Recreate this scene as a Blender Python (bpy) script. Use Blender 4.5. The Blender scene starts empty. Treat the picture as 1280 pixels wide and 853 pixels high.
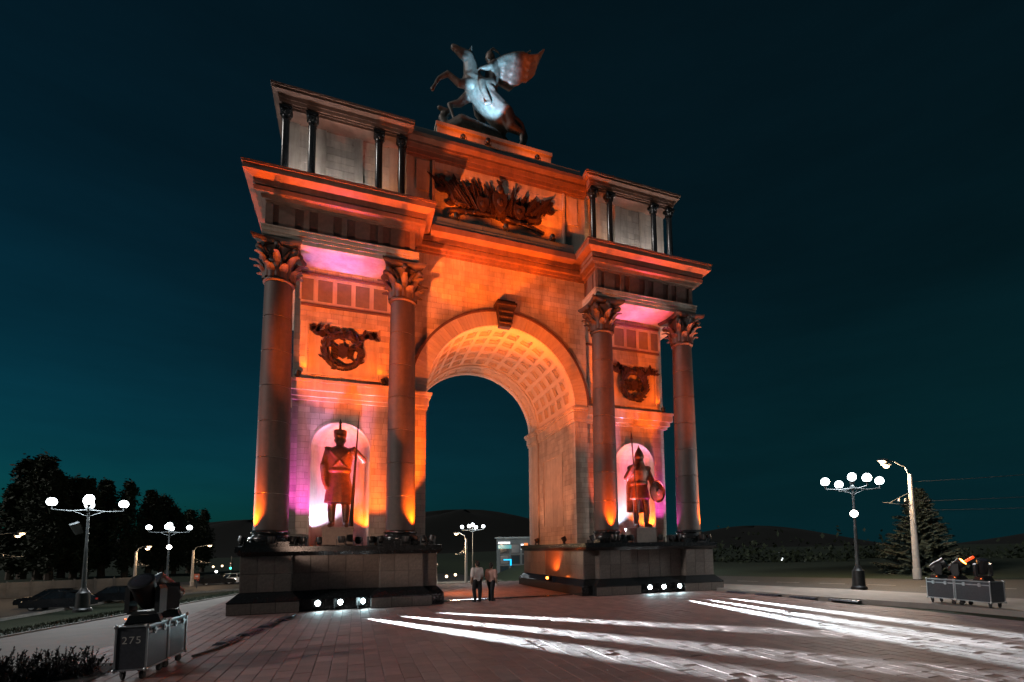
import bpy, bmesh, math, random
from mathutils import Vector, Matrix
R = math.radians
random.seed(7)
S = 1.2            # one survey unit of the layout = 1.2 m

# ------------------------------------------------------------------ camera, sky, light, exposure
scene = bpy.context.scene
COL = scene.collection
cam_d = bpy.data.cameras.new('camera'); cam = bpy.data.objects.new('camera', cam_d); COL.objects.link(cam)
cam_d.sensor_fit = 'HORIZONTAL'; cam_d.sensor_width = 36.0
cam_d.lens = 641.789/1280*36
cam_d.shift_x = (640-696.769)/1280
cam_d.shift_y = (630.394-426.5)/1280
cam_d.clip_start = 0.1; cam_d.clip_end = 6000
_r = Vector((0.93066696, -0.36554611, -0.01533136)); _u = Vector((-0.01754536, -0.08644735, 0.99610191)); _f = Vector((0.36544653, 0.92677014, 0.08686733))
cam.matrix_world = Matrix(((_r.x, _u.x, -_f.x, -5.429*S), (_r.y, _u.y, -_f.y, -18.517*S), (_r.z, _u.z, -_f.z, 1.797*S), (0, 0, 0, 1)))
scene.camera = cam

SUN_AZ, SUN_EL = R(-62), R(-5.0)      # sun already below the horizon, beyond the poplars on the left
world = bpy.data.worlds.new('World'); scene.world = world; world.use_nodes = True
wn = world.node_tree; bg = wn.nodes['Background']
sky = wn.nodes.new('ShaderNodeTexSky'); sky.sky_type = 'NISHITA'; sky.sun_disc = False
sky.sun_elevation = SUN_EL; sky.sun_rotation = SUN_AZ; sky.air_density = 1.0; sky.dust_density = 0.6; sky.ozone_density = 3.0
tint = wn.nodes.new('ShaderNodeMix'); tint.data_type = 'RGBA'; tint.blend_type = 'MULTIPLY'; tint.inputs[0].default_value = 1.0
wn.links.new(sky.outputs[0], tint.inputs[6]); tint.inputs[7].default_value = (0.03, 1.35, 0.80, 1)
# night sky glow of the town: only the height above the horizon matters
tcw = wn.nodes.new('ShaderNodeTexCoord'); sxyz = wn.nodes.new('ShaderNodeSeparateXYZ'); wn.links.new(tcw.outputs['Generated'], sxyz.inputs[0])
glow = wn.nodes.new('ShaderNodeValToRGB'); ge = glow.color_ramp.elements
ge[0].position = 0.0; ge[0].color = (.0016, .0165, .0215, 1); ge[1].position = 1.0; ge[1].color = (.0012, .0050, .0064, 1)
for pos, c in ((.17, (.0016, .0165, .0215, 1)), (.44, (.0012, .0076, .0096, 1)), (.65, (.0012, .0060, .0076, 1))):
    e_ = ge.new(pos); e_.color = c
wn.links.new(sxyz.outputs['Z'], glow.inputs[0])
addw = wn.nodes.new('ShaderNodeMix'); addw.data_type = 'RGBA'; addw.blend_type = 'ADD'; addw.inputs[0].default_value = 1.0
wn.links.new(glow.outputs[0], addw.inputs[6]); wn.links.new(tint.outputs[2], addw.inputs[7])
cld = wn.nodes.new('ShaderNodeTexNoise'); cld.inputs['Scale'].default_value = 2.2; cld.inputs['Detail'].default_value = 7; cld.inputs['Roughness'].default_value = .6
cmp_ = wn.nodes.new('ShaderNodeMapping'); cmp_.inputs['Scale'].default_value = (1, 1, 5); wn.links.new(tcw.outputs['Generated'], cmp_.inputs[0]); wn.links.new(cmp_.outputs[0], cld.inputs['Vector'])
crg = wn.nodes.new('ShaderNodeMapRange'); crg.inputs['From Min'].default_value = .3; crg.inputs['From Max'].default_value = .75; crg.inputs['To Min'].default_value = .88; crg.inputs['To Max'].default_value = 1.22; wn.links.new(cld.outputs['Fac'], crg.inputs['Value'])
cmul = wn.nodes.new('ShaderNodeMix'); cmul.data_type = 'RGBA'; cmul.blend_type = 'MULTIPLY'; cmul.inputs[0].default_value = 1.0
wn.links.new(addw.outputs[2], cmul.inputs[6]); wn.links.new(crg.outputs[0], cmul.inputs[7])
wn.links.new(cmul.outputs[2], bg.inputs[0]); bg.inputs[1].default_value = 1.0

sun_d = bpy.data.lights.new('plaza_fill', 'SUN'); sun_d.energy = 1.25; sun_d.angle = R(6); sun_d.color = (1.0, 0.92, 0.86)  # sun lamp as general fill, in place of an unseen plaza lamp
sun = bpy.data.objects.new('plaza_fill', sun_d); COL.objects.link(sun)
sun.rotation_euler = (Vector((0.90, 0.16, -0.40))).to_track_quat('-Z', 'Y').to_euler()

scene.view_settings.view_transform = 'Standard'; scene.view_settings.look = 'None'
scene.view_settings.exposure = 0.0; scene.view_settings.gamma = 1.0
scene.cycles.use_denoising = True
scene.cycles.max_bounces = 6; scene.cycles.diffuse_bounces = 3; scene.cycles.glossy_bounces = 3
scene.cycles.sample_clamp_indirect = 4.0

# ------------------------------------------------------------------ materials
M = {}
def mat(name, col, col2=None, scale=3.0, rough=0.7, bump=0.0, bscale=40.0, metallic=0.0, vary=0.0, detail=5.0, stretch=None, spec=0.5, stain=0.0):
    m = bpy.data.materials.new(name); m.use_nodes = True; nt = m.node_tree; N = nt.nodes; L = nt.links
    b = N['Principled BSDF']; b.inputs['Roughness'].default_value = rough; b.inputs['Metallic'].default_value = metallic
    b.inputs['Specular IOR Level'].default_value = spec
    tc = N.new('ShaderNodeTexCoord'); mp = N.new('ShaderNodeMapping'); L.new(tc.outputs['Object'], mp.inputs[0])
    if stretch: mp.inputs['Scale'].default_value = stretch
    no = N.new('ShaderNodeTexNoise'); no.inputs['Scale'].default_value = scale; no.inputs['Detail'].default_value = detail; no.inputs['Roughness'].default_value = 0.65
    L.new(mp.outputs[0], no.inputs['Vector'])
    cr = N.new('ShaderNodeValToRGB'); cr.color_ramp.elements[0].position = 0.32; cr.color_ramp.elements[1].position = 0.68
    c2 = col2 if col2 else tuple(c*0.8 for c in col)
    cr.color_ramp.elements[0].color = (*c2, 1); cr.color_ramp.elements[1].color = (*col, 1)
    L.new(no.outputs['Fac'], cr.inputs[0]); out = cr.outputs[0]
    if vary:
        oi = N.new('ShaderNodeObjectInfo'); at = N.new('ShaderNodeAttribute'); at.attribute_name = 'tone'
        a1 = N.new('ShaderNodeMath'); a1.operation = 'SUBTRACT'; L.new(oi.outputs['Random'], a1.inputs[0]); a1.inputs[1].default_value = 0.5
        a2 = N.new('ShaderNodeMath'); a2.operation = 'ADD'; L.new(a1.outputs[0], a2.inputs[0]); L.new(at.outputs['Fac'], a2.inputs[1])
        a3 = N.new('ShaderNodeMath'); a3.operation = 'MULTIPLY_ADD'; L.new(a2.outputs[0], a3.inputs[0]); a3.inputs[1].default_value = vary; a3.inputs[2].default_value = 1.0
        mx = N.new('ShaderNodeMix'); mx.data_type = 'RGBA'; mx.blend_type = 'MULTIPLY'; mx.inputs[0].default_value = 1.0
        L.new(out, mx.inputs[6]); L.new(a3.outputs[0], mx.inputs[7]); out = mx.outputs[2]
    if stain:      # rain streaks and soot, long in Z
        m2 = N.new('ShaderNodeMapping'); m2.inputs['Scale'].default_value = (1.6, 1.6, .16); L.new(tc.outputs['Object'], m2.inputs[0])
        s1 = N.new('ShaderNodeTexNoise'); s1.inputs['Scale'].default_value = 1.4; s1.inputs['Detail'].default_value = 8; s1.inputs['Roughness'].default_value = .7; L.new(m2.outputs[0], s1.inputs['Vector'])
        mr = N.new('ShaderNodeMapRange'); mr.inputs['From Min'].default_value = .36; mr.inputs['From Max'].default_value = .60; mr.inputs['To Min'].default_value = 1-stain; mr.inputs['To Max'].default_value = 1.0; L.new(s1.outputs['Fac'], mr.inputs['Value'])
        mx2 = N.new('ShaderNodeMix'); mx2.data_type = 'RGBA'; mx2.blend_type = 'MULTIPLY'; mx2.inputs[0].default_value = 1.0
        L.new(out, mx2.inputs[6]); L.new(mr.outputs[0], mx2.inputs[7]); out = mx2.outputs[2]
    L.new(out, b.inputs['Base Color'])
    # roughness wear
    rn = N.new('ShaderNodeMath'); rn.operation = 'MULTIPLY_ADD'; L.new(no.outputs['Fac'], rn.inputs[0]); rn.inputs[1].default_value = 0.25*rough; rn.inputs[2].default_value = rough*0.88
    L.new(rn.outputs[0], b.inputs['Roughness'])
    if bump:
        n2 = N.new('ShaderNodeTexNoise'); n2.inputs['Scale'].default_value = bscale; n2.inputs['Detail'].default_value = 4; L.new(mp.outputs[0], n2.inputs['Vector'])
        bp = N.new('ShaderNodeBump'); bp.inputs['Strength'].default_value = bump; bp.inputs['Distance'].default_value = 0.02
        L.new(n2.outputs['Fac'], bp.inputs['Height']); L.new(bp.outputs[0], b.inputs['Normal'])
    M[name] = m; return m
def emat(name, col, strength):
    m = bpy.data.materials.new(name); m.use_nodes = True; nt = m.node_tree
    b = nt.nodes['Principled BSDF']; b.inputs['Base Color'].default_value = (0.02, 0.02, 0.02, 1); b.inputs['Roughness'].default_value = 0.2
    b.inputs['Emission Color'].default_value = (*col, 1); b.inputs['Emission Strength'].default_value = strength
    m.cycles.emission_sampling = 'NONE'
    M[name] = m; return m
mat('stone', (0.56, 0.48, 0.40), (0.43, 0.36, 0.30), 1.6, 0.8, 0.35, 30, vary=0.34, stain=.32)
mat('stone_back', (0.20, 0.165, 0.135), (0.15, 0.125, 0.10), 4, 0.9)
mat('stone_trim', (0.55, 0.47, 0.39), (0.44, 0.37, 0.31), 2.2, 0.75, 0.25, 35, vary=0.16, stain=.30)
mat('stone_cornice', (0.23, 0.125, 0.088), (0.165, 0.09, 0.064), 2.5, 0.7, 0.25, 35, vary=0.12, stain=.30)
mat('stone_vault', (0.60, 0.52, 0.44), (0.52, 0.45, 0.38), 1.2, 0.8, 0.2, 25, vary=0.10)
mat('brown_granite', (0.135, 0.075, 0.06), (0.085, 0.05, 0.042), 9, 0.42, 0.12, 60, vary=0.25)
mat('column_granite', (0.070, 0.046, 0.040), (0.046, 0.032, 0.028), 5, 0.62, 0.22, 45, vary=0.40, stain=.35)
mat('frieze_granite', (0.17, 0.115, 0.095), (0.12, 0.08, 0.066), 7, 0.5, 0.12, 60, vary=0.45)
mat('base_granite', (0.165, 0.138, 0.122), (0.11, 0.093, 0.083), 11, 0.2, 0.05, 70, vary=0.30)
mat('statue_block_granite', (0.30, 0.21, 0.165), (0.22, 0.155, 0.12), 8, 0.5, 0.12, 60)
mat('panel_granite', (0.075, 0.030, 0.026), (0.05, 0.022, 0.02), 9, 0.65, 0.12, 60, vary=0.25)
mat('black_granite', (0.018, 0.019, 0.02), (0.010, 0.011, 0.012), 14, 0.22, 0.05, 60)
mat('bronze', (0.062, 0.034, 0.022), (0.032, 0.020, 0.014), 8, 0.5, 0.35, 30, metallic=0.35)
mat('statue_bronze', (0.20, 0.095, 0.055), (0.10, 0.05, 0.032), 6, 0.48, 0.35, 22, metallic=0.25)
mat('horse_bronze', (0.17, 0.15, 0.135), (0.09, 0.075, 0.065), 5, 0.5, 0.35, 18, metallic=0.15)
mat('zinc', (0.16, 0.19, 0.20), (0.10, 0.13, 0.14), 1.5, 0.5, 0.1, 20, metallic=0.3, vary=0.5)
mat('mortar', (0.10, 0.08, 0.075), (0.07, 0.06, 0.055), 12, 0.9)
mat('paver', (0.24, 0.150, 0.138), (0.17, 0.108, 0.10), 2.5, 0.72, 0.3, 60, vary=0.34)
mat('concrete', (0.27, 0.245, 0.225), (0.19, 0.175, 0.165), 0.9, 0.85, 0.3, 40, vary=0.2)
mat('kerb_stone', (0.30, 0.28, 0.26), (0.22, 0.21, 0.19), 3, 0.85, 0.3, 40, vary=0.2)
mat('asphalt', (0.065, 0.063, 0.062), (0.045, 0.044, 0.044), 1.2, 0.75, 0.4, 90)
mat('road_paint', (0.55, 0.55, 0.52), (0.35, 0.35, 0.34), 8, 0.7)
mat('turf', (0.018, 0.036, 0.014), (0.011, 0.022, 0.009), 2.0, 0.95, 0.6, 40)
mat('soil', (0.035, 0.028, 0.022), (0.02, 0.017, 0.014), 5, 0.95, 0.6, 30)
mat('far_land', (0.004, 0.0065, 0.005), (0.0025, 0.004, 0.003), 0.05, 0.95)
mat('leaf', (0.020, 0.034, 0.014), (0.011, 0.020, 0.008), 1.5, 0.75, vary=0.25)
mat('spruce_needle', (0.075, 0.105, 0.085), (0.04, 0.06, 0.047), 2.5, 0.7, vary=0.5)
mat('lavender', (0.070, 0.055, 0.070), (0.030, 0.04, 0.028), 9, 0.8, vary=0.6)
mat('bark', (0.09, 0.07, 0.055), (0.05, 0.04, 0.03), 6, 0.9, 0.5, 30)
mat('black_metal', (0.02, 0.021, 0.022), (0.012, 0.012, 0.013), 10, 0.45, metallic=0.2)
mat('pole_metal', (0.09, 0.10, 0.10), (0.05, 0.055, 0.06), 6, 0.45, metallic=0.5)
mat('pole_concrete', (0.36, 0.33, 0.30), (0.27, 0.25, 0.23), 2, 0.85, 0.3, 40)
mat('case_panel', (0.055, 0.06, 0.072), (0.035, 0.038, 0.046), 20, 0.4, 0.15, 120)
mat('aluminium', (0.55, 0.56, 0.58), (0.42, 0.43, 0.45), 8, 0.35, metallic=0.85)
mat('orange_frame', (0.55, 0.12, 0.05), (0.45, 0.09, 0.04), 8, 0.5)
mat('plastic_black', (0.018, 0.019, 0.02), (0.012, 0.012, 0.013), 10, 0.38)
mat('rubber', (0.02, 0.02, 0.022), (0.014, 0.014, 0.015), 20, 0.7, 0.3, 60)
mat('lens_glass', (0.05, 0.05, 0.06), (0.03, 0.03, 0.04), 3, 0.08)
mat('car_dark', (0.015, 0.017, 0.02), None, 2, 0.22, metallic=0.3)
mat('car_white', (0.62, 0.63, 0.64), None, 2, 0.25)
mat('car_glass', (0.012, 0.016, 0.02), None, 2, 0.06)
mat('stencil', (0.62, 0.6, 0.55), (0.4, 0.39, 0.36), 30, 0.8)
mat('skin', (0.42, 0.27, 0.20), None, 6, 0.6)
mat('white_cloth', (0.66, 0.63, 0.62), (0.5, 0.48, 0.48), 4, 0.9, 0.3, 30)
mat('pale_cloth', (0.50, 0.31, 0.27), (0.38, 0.24, 0.21), 4, 0.9, 0.3, 30)
mat('dark_cloth', (0.02, 0.022, 0.026), (0.012, 0.013, 0.016), 4, 0.9)
mat('dark_hair', (0.02, 0.014, 0.010), None, 8, 0.7)
mat('fence_grey', (0.13, 0.13, 0.13), (0.07, 0.07, 0.07), 0.8, 0.9, 0.3, 20, vary=0.5)
mat('building_wall', (0.12, 0.15, 0.16), (0.08, 0.10, 0.11), 1.5, 0.8)
mat('building_glass', (0.02, 0.035, 0.045), None, 1, 0.12)
mat('red_paint', (0.5, 0.03, 0.02), None, 3, 0.4)
mat('cable_ramp', (0.06, 0.062, 0.085), (0.035, 0.036, 0.05), 8, 0.35, 0.2, 60)
emat('globe_light', (0.88, 0.97, 1.0), 9.0)
emat('flood_light', (1.0, 0.93, 0.84), 22.0)
emat('sodium_light', (1.0, 0.62, 0.30), 14.0)
emat('cool_lens', (0.80, 0.97, 1.0), 40.0)
emat('orange_lens', (1.0, 0.33, 0.05), 25.0)
emat('orange_tube', (1.0, 0.07, 0.01), 1.6)
emat('red_lens', (1.0, 0.16, 0.02), 25.0)
emat('green_lens', (0.05, 1.0, 0.55), 6.0)
emat('warm_dot', (1.0, 0.72, 0.42), 6.0)
emat('white_sign', (0.95, 0.95, 1.0), 1.6)
emat('teal_sign', (0.0, 0.55, 0.62), 0.55)
emat('blue_sign', (0.0, 0.55, 1.0), 1.8)
emat('orange_sign', (1.0, 0.28, 0.08), 1.2)
emat('dim_window', (0.45, 0.55, 0.6), 0.10)
emat('headlight_on', (1.0, 0.95, 0.88), 14.0)
emat('led_orange', (1.0, 0.2, 0.03), 3.0)

# ------------------------------------------------------------------ builders (lengths in survey units, scaled to metres on linking)
class MB:
    def __init__(s): s.v = []; s.f = []; s.t = []
    def face(s, pts, tone=0.0):
        n = len(s.v); s.v.extend([tuple(p) for p in pts]); s.f.append(tuple(range(n, n+len(pts)))); s.t.append(tone)
    def mesh(s, vs, fs, tone=0.0):
        n = len(s.v); s.v.extend([tuple(p) for p in vs]); s.f.extend([tuple(i+n for i in f) for f in fs]); s.t.extend([tone]*len(fs)); return s
    def box(s, x0, x1, y0, y1, z0, z1, tone=0.0, m=None, skip=()):
        vs = [Vector((x, y, z)) for z in (z0, z1) for y in (y0, y1) for x in (x0, x1)]
        if m: vs = [m @ p for p in vs]
        fs = {'b': (0, 2, 3, 1), 't': (4, 5, 7, 6), 'f': (0, 1, 5, 4), 'k': (2, 6, 7, 3), 'l': (0, 4, 6, 2), 'r': (1, 3, 7, 5)}
        return s.mesh(vs, [f for k, f in fs.items() if k not in skip], tone)
    def frustum(s, a, b, z0, z1, tone=0.0):     # a, b = (x0,x1,y0,y1) at z0 and at z1
        vs = [(x, y, z0) for y in a[2:] for x in a[:2]] + [(x, y, z1) for y in b[2:] for x in b[:2]]
        return s.mesh(vs, [(0, 2, 3, 1), (4, 5, 7, 6), (0, 1, 5, 4), (2, 6, 7, 3), (0, 4, 6, 2), (1, 3, 7, 5)], tone)
    def tube(s, p0, p1, r0, r1=None, n=10, tone=0.0, cap=True):
        p0, p1 = Vector(p0), Vector(p1); r1 = r0 if r1 is None else r1
        d = (p1-p0)
        if d.length < 1e-6: return s
        q = d.to_track_quat('Z', 'Y'); vs = []
        for p, r in ((p0, r0), (p1, r1)):
            for i in range(n):
                a = 2*math.pi*i/n; vs.append(p + q @ Vector((r*math.cos(a), r*math.sin(a), 0)))
        fs = [(i, (i+1) % n, n+(i+1) % n, n+i) for i in range(n)]
        if cap: fs += [tuple(range(n-1, -1, -1)), tuple(range(n, 2*n))]
        return s.mesh(vs, fs, tone)
    def path(s, pts, r, n=8):
        for a, b in zip(pts, pts[1:]): s.tube(a, b, r, r, n)
        return s
    def lathe(s, prof, n=24, c=(0, 0, 0), tone=0.0, cap=True, sx=1.0, sy=1.0):
        vs = []
        for r, z in prof:
            for i in range(n):
                a = 2*math.pi*i/n; vs.append((c[0]+r*math.cos(a)*sx, c[1]+r*math.sin(a)*sy, c[2]+z))
        fs = []
        for k in range(len(prof)-1):
            for i in range(n): fs.append((k*n+i, k*n+(i+1) % n, (k+1)*n+(i+1) % n, (k+1)*n+i))
        if cap: fs += [tuple(range(n-1, -1, -1)), tuple(range((len(prof)-1)*n, len(prof)*n))]
        return s.mesh(vs, fs, tone)
    def ball(s, c, r, n=12, m=8, sc=(1, 1, 1)):
        prof = [(r*math.sin(math.pi*k/m), -r*math.cos(math.pi*k/m)) for k in range(m+1)]
        prof[0] = (r*0.02, -r); prof[-1] = (r*0.02, r)
        n0 = len(s.v); s.lathe(prof, n)
        for i in range(n0, len(s.v)):
            x, y, z = s.v[i]; s.v[i] = (x*sc[0]+c[0], y*sc[1]+c[1], z*sc[2]+c[2])
        return s
    def prism(s, poly, y0, y1, m=None, tone=0.0):      # polygon in XZ extruded along Y
        n = len(poly); vs = [Vector((x, y0, z)) for x, z in poly] + [Vector((x, y1, z)) for x, z in poly]
        if m: vs = [m @ p for p in vs]
        fs = [tuple(range(n)), tuple(range(2*n-1, n-1, -1))] + [(i, i+n, (i+1) % n+n, (i+1) % n) for i in range(n)]
        return s.mesh(vs, fs, tone)
    def me(s, name, mt, smooth=False, fix=True):
        me = bpy.data.meshes.new(name); me.from_pydata([(x*S, y*S, z*S) for x, y, z in s.v], [], s.f)
        if any(s.t):
            a = me.attributes.new('tone', 'FLOAT', 'FACE'); a.data.foreach_set('value', s.t)
        if fix:
            bm = bmesh.new(); bm.from_mesh(me); bmesh.ops.recalc_face_normals(bm, faces=bm.faces); bm.to_mesh(me); bm.free()
        if mt: me.materials.append(M[mt])
        if smooth:
            me.polygons.foreach_set('use_smooth', [True]*len(me.polygons))
            me.set_sharp_from_angle(angle=R(40))
        me.update(); return me
    def build(s, name, mt, parent=None, loc=(0, 0, 0), rot=(0, 0, 0), smooth=False, fix=True):
        return put(name, s.me(name, mt, smooth, fix), parent, loc, rot)
def put(name, me, parent=None, loc=(0, 0, 0), rot=(0, 0, 0), scale=None):
    o = bpy.data.objects.new(name, me); COL.objects.link(o)
    o.location = Vector(loc)*S; o.rotation_euler = rot
    if scale: o.scale = scale if hasattr(scale, '__len__') else (scale,)*3
    if parent: o.parent = parent
    return o
def tag(o, label=None, cat=None, group=None, kind=None):
    if label: o['label'] = label
    if cat: o['category'] = cat
    if group: o['group'] = group
    if kind: o['kind'] = kind
    return o
def thing(name, label, cat, loc=(0, 0, 0), rz=0.0, group=None):
    o = put(name, None, None, loc, (0, 0, rz)); o.empty_display_size = 0.2
    return tag(o, label, cat, group)
def copy_tree(o, parent=None):
    c = o.copy(); COL.objects.link(c); c.parent = parent
    for ch in list(o.children): copy_tree(ch, c)
    return c
def light(kind, name, loc, energy, color, parent=None, target=None, size=45, blend=0.3, radius=0.05):
    d = bpy.data.lights.new(name, kind); d.energy = energy; d.color = color; d.shadow_soft_size = radius
    o = bpy.data.objects.new(name, d); COL.objects.link(o)
    if kind == 'SPOT': d.spot_size = R(size); d.spot_blend = blend
    if parent:
        o.parent = parent; mw = parent.matrix_basis
        inv = mw.inverted(); o.location = inv @ (Vector(loc)*S)
        if target is not None: o.rotation_euler = (inv.to_quaternion() @ (Vector(target)-Vector(loc)).to_track_quat('-Z', 'Y')).to_euler()
    else:
        o.location = Vector(loc)*S
        if target is not None: o.rotation_euler = (Vector(target)-Vector(loc)).to_track_quat('-Z', 'Y').to_euler()
    return o
def remesh(mb, voxel, smooth=4):                 # one continuous skin over overlapping solids, in survey units
    me = bpy.data.meshes.new('tmp'); me.from_pydata([tuple(p) for p in mb.v], [], mb.f)
    bm = bmesh.new(); bm.from_mesh(me); bmesh.ops.recalc_face_normals(bm, faces=bm.faces); bm.to_mesh(me); bm.free()
    o = bpy.data.objects.new('tmp', me); COL.objects.link(o)
    r = o.modifiers.new('r', 'REMESH'); r.mode = 'VOXEL'; r.voxel_size = voxel
    s = o.modifiers.new('s', 'SMOOTH'); s.iterations = smooth; s.factor = 0.5
    dg = bpy.context.evaluated_depsgraph_get(); ev = o.evaluated_get(dg); m2 = bpy.data.meshes.new_from_object(ev)
    out = MB(); out.v = [tuple(v.co) for v in m2.vertices]; out.f = [tuple(p.vertices) for p in m2.polygons]; out.t = [0.0]*len(out.f)
    bpy.data.objects.remove(o); bpy.data.meshes.remove(me); bpy.data.meshes.remove(m2)
    return out
def limb(mb, *pts):                              # chain of (x,y,z,r): tapered capsules
    for (a, b) in zip(pts, pts[1:]): mb.tube(a[:3], b[:3], a[3], b[3], 10)
    for p in pts: mb.ball(p[:3], p[3], 10, 8)

# ------------------------------------------------------------------ measured dimensions of the arch
A, B = 3.980, 7.928                 # column axes
HP, SO, CO = 0.677, 0.278, 0.144    # pedestal half width, step and cap overhang
ZCAP = 2.0
YS, YB, RV, ZS = 0.825, 6.741, 3.038, 7.70   # spandrel face, back face, vault radius, springing
YP = 1.0                            # pylon wall
BAY = 5.955

# ------------------------------------------------------------------ ground
land = MB()
NX = 60
def terr(x, y):
    # plaza level inside, gentle fall to the street outside on the left and behind
    e = -12.2 + 0.225*y
    t = min(1, max(0, (e - x)/11.0)); t2 = min(1, max(0, (y-10.5)/12.0))
    h = max(t*t*(3-2*t), t2*t2*(3-2*t2)*min(1, max(0, (14.0-x)/4.0)) if True else 0)
    return -1.7*h
def grid(mb, xs, ys, zf):
    n0 = len(mb.v)
    for y in ys:
        for x in xs: mb.v.append((x, y, zf(x, y)))
    nx = len(xs)
    for j in range(len(ys)-1):
        for i in range(nx-1):
            a = n0+j*nx+i; mb.f.append((a, a+1, a+1+nx, a+nx)); mb.t.append(0.0)
xs = [-1500, -700, -300, -150, -90, -60] + [-45+1.5*i for i in range(61)] + [60, 90, 150, 300, 700, 1500]
ys = [-300, -120, -60, -40] + [-28+1.5*i for i in range(70)] + [90, 120, 180, 300, 600, 1000, 1600]
grid(land, xs, ys, lambda x, y: terr(x, y)-0.06)
tag(land.build('ground', 'turf', smooth=True, fix=False), kind='structure')

# plaza slab with pavers
def edge(y): return -12.2 + 0.225*y
plaza = MB(); plaza.mesh([(-8.9, -22, -0.035), (9.6, -22, -0.035), (8.3, -0.5, -0.035), (8.9, 10.2, -0.035), (-9.6, 10.2, -0.035), (-8.9, -3, -0.035)], [(0, 1, 2, 3, 4, 5)])
plaza_o = tag(plaza.build('plaza', 'mortar', fix=False), kind='structure')
PW, PL, G = 0.25, 0.50, 0.007
pav_me = []
for k in range(4):
    b = MB(); x, y = PW/2-G/2, PL/2-G/2; c = 0.006
    b.mesh([(-x, -y, -.05), (x, -y, -.05), (x, y, -.05), (-x, y, -.05), (-x, -y, -c), (x, -y, -c), (x, y, -c), (-x, y, -c), (-x+c, -y+c, 0), (x-c, -y+c, 0), (x-c, y-c, 0), (-x+c, y-c, 0)],
           [(0, 1, 5, 4), (1, 2, 6, 5), (2, 3, 7, 6), (3, 0, 4, 7), (4, 5, 9, 8), (5, 6, 10, 9), (6, 7, 11, 10), (7, 4, 8, 11), (8, 9, 10, 11)])
    pav_me.append(b.me('paver', 'paver'))
base_v = [(v.co.x/S, v.co.y/S, v.co.z/S) for v in pav_me[0].vertices]; base_f = [tuple(p.vertices) for p in pav_me[0].polygons]
rest = MB(); spots = []
rp = random.Random(3)
def right_edge(y): return 9.45 - 0.055*(y+20)
for i in range(-40, 42):
    for j in range(-46, 22):
        x = (i+0.5)*PW; y = (j+0.5)*PL + (PL/2 if i % 2 else 0)
        if x > right_edge(y)-PW/2 or y > 10.0: continue
        if x < -8.7 and y > -3.6+(-8.7-x)*-0.0: 
            if x < -9.9: continue
        if -9.9 < x < -9.0 and y < -7.6: continue
        if x < -9.9: continue
        # hidden below the arch base
        if 3.0 < abs(x) < 8.3 and 0.4 < y < 7.0: continue
        dz = rp.gauss(0, 0.0012)+ (rp.random() < 0.035)*rp.uniform(-0.009, 0.001); tl = (rp.gauss(0, 0.003), rp.gauss(0, 0.002))
        v = Vector((x+5.43, y+18.52, 0)); dep = v.x*0.3654+v.y*0.9268; lat = v.x*0.9307-v.y*0.3655
        inview = dep > 6.2 and -1.09*dep < lat < 0.91*dep
        spots.append((dep if inview else 1e3+dep, x, y, dz, tl))
spots.sort()
for k, (dep, x, y, dz, tl) in enumerate(spots):
    if k < 300:
        put('paver', pav_me[k % 4], plaza_o, (x, y, dz), (tl[0], tl[1], 0))
    else:
        tn = rp.uniform(-.5, .5)
        rest.mesh([(px+x, py+y, pz+dz+px*-tl[1]+py*tl[0]) for px, py, pz in base_v], base_f, tn)
tag(rest.build('paving', 'paver', plaza_o, fix=False), kind='stuff')

th_ = MB()
for i in range(5): th_.box(-2.5+i*1.0+.004, -1.5+i*1.0-.004, .10, .34, -.03, .022)
tag(th_.build('threshold', 'black_granite'), kind='structure')
# left concrete path beside the paving, kerb, flower bed
path = MB()
ysn = [-26+1.0*i for i in range(37)]
grid(path, [0, 1, 2, 3], ysn, lambda x, y: 0)
path.v = [(( edge(y)+0.03) + (-9.93-(edge(y)+0.03))*(x/3.0), y, -0.012) for x, y, z in path.v]
tag(path.build('path', 'concrete', fix=False), kind='structure')
kb = MB()
for i in range(36):
    y0 = -25.5+1.0*i
    kb.mesh([(edge(y0)-0.05, y0, -.15), (edge(y0)+.03, y0, -.15), (edge(y0+.99)+.03, y0+.99, -.15), (edge(y0+.99)-.05, y0+.99, -.15), (edge(y0)-.05, y0, .02), (edge(y0)+.03, y0, .02), (edge(y0+.99)+.03, y0+.99, .02), (edge(y0+.99)-.05, y0+.99, .02)],
            [(0, 1, 5, 4), (1, 2, 6, 5), (2, 3, 7, 6), (3, 0, 4, 7), (4, 5, 6, 7)], rp.uniform(-.4, .4))
tag(kb.build('kerb', 'kerb_stone'), kind='structure')
bed = MB(); bed.mesh([(-10.9, -12.5, .012), (-8.95, -9.3, .012), (-8.95, -7.9, .012), (-9.2, -7.6, .012), (-11.2, -7.55, .012), (-13, -9.5, .012)], [(0, 1, 2, 3, 4, 5)])
tag(bed.build('flower_bed', 'soil', fix=False), kind='structure')
# right side: raised pale footway with kerb, verge, road
FW = [(8.45, -0.2), (8.75, -5.0), (9.75, -8.6), (10.0, -12.0), (10.6, -22.0)]
FW2 = [(10.2, 1.0), (12.2, -4.3), (12.8, -6.6), (13.3, -9.2), (15.0, -22.0)]
def strip(p, q, z0, z1, name, m, kind='structure'):
    b = MB()
    for k in range(len(p)-1):
        b.mesh([(*p[k], z0), (*p[k+1], z0), (*q[k+1], z0), (*q[k], z0), (*p[k], z1), (*p[k+1], z1), (*q[k+1], z1), (*q[k], z1)], [(4, 5, 6, 7), (0, 1, 5, 4), (2, 3, 7, 6)] + ([(3, 0, 4, 7)] if k == 0 else []))
    return tag(b.build(name, m), kind=kind)
strip(FW, FW2, -.1, .09, 'footway', 'concrete')
RD = [(10.5, 6.0), (12.75, -3.2), (13.4, -6.6), (13.9, -9.2), (15.6, -22.0)]
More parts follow.
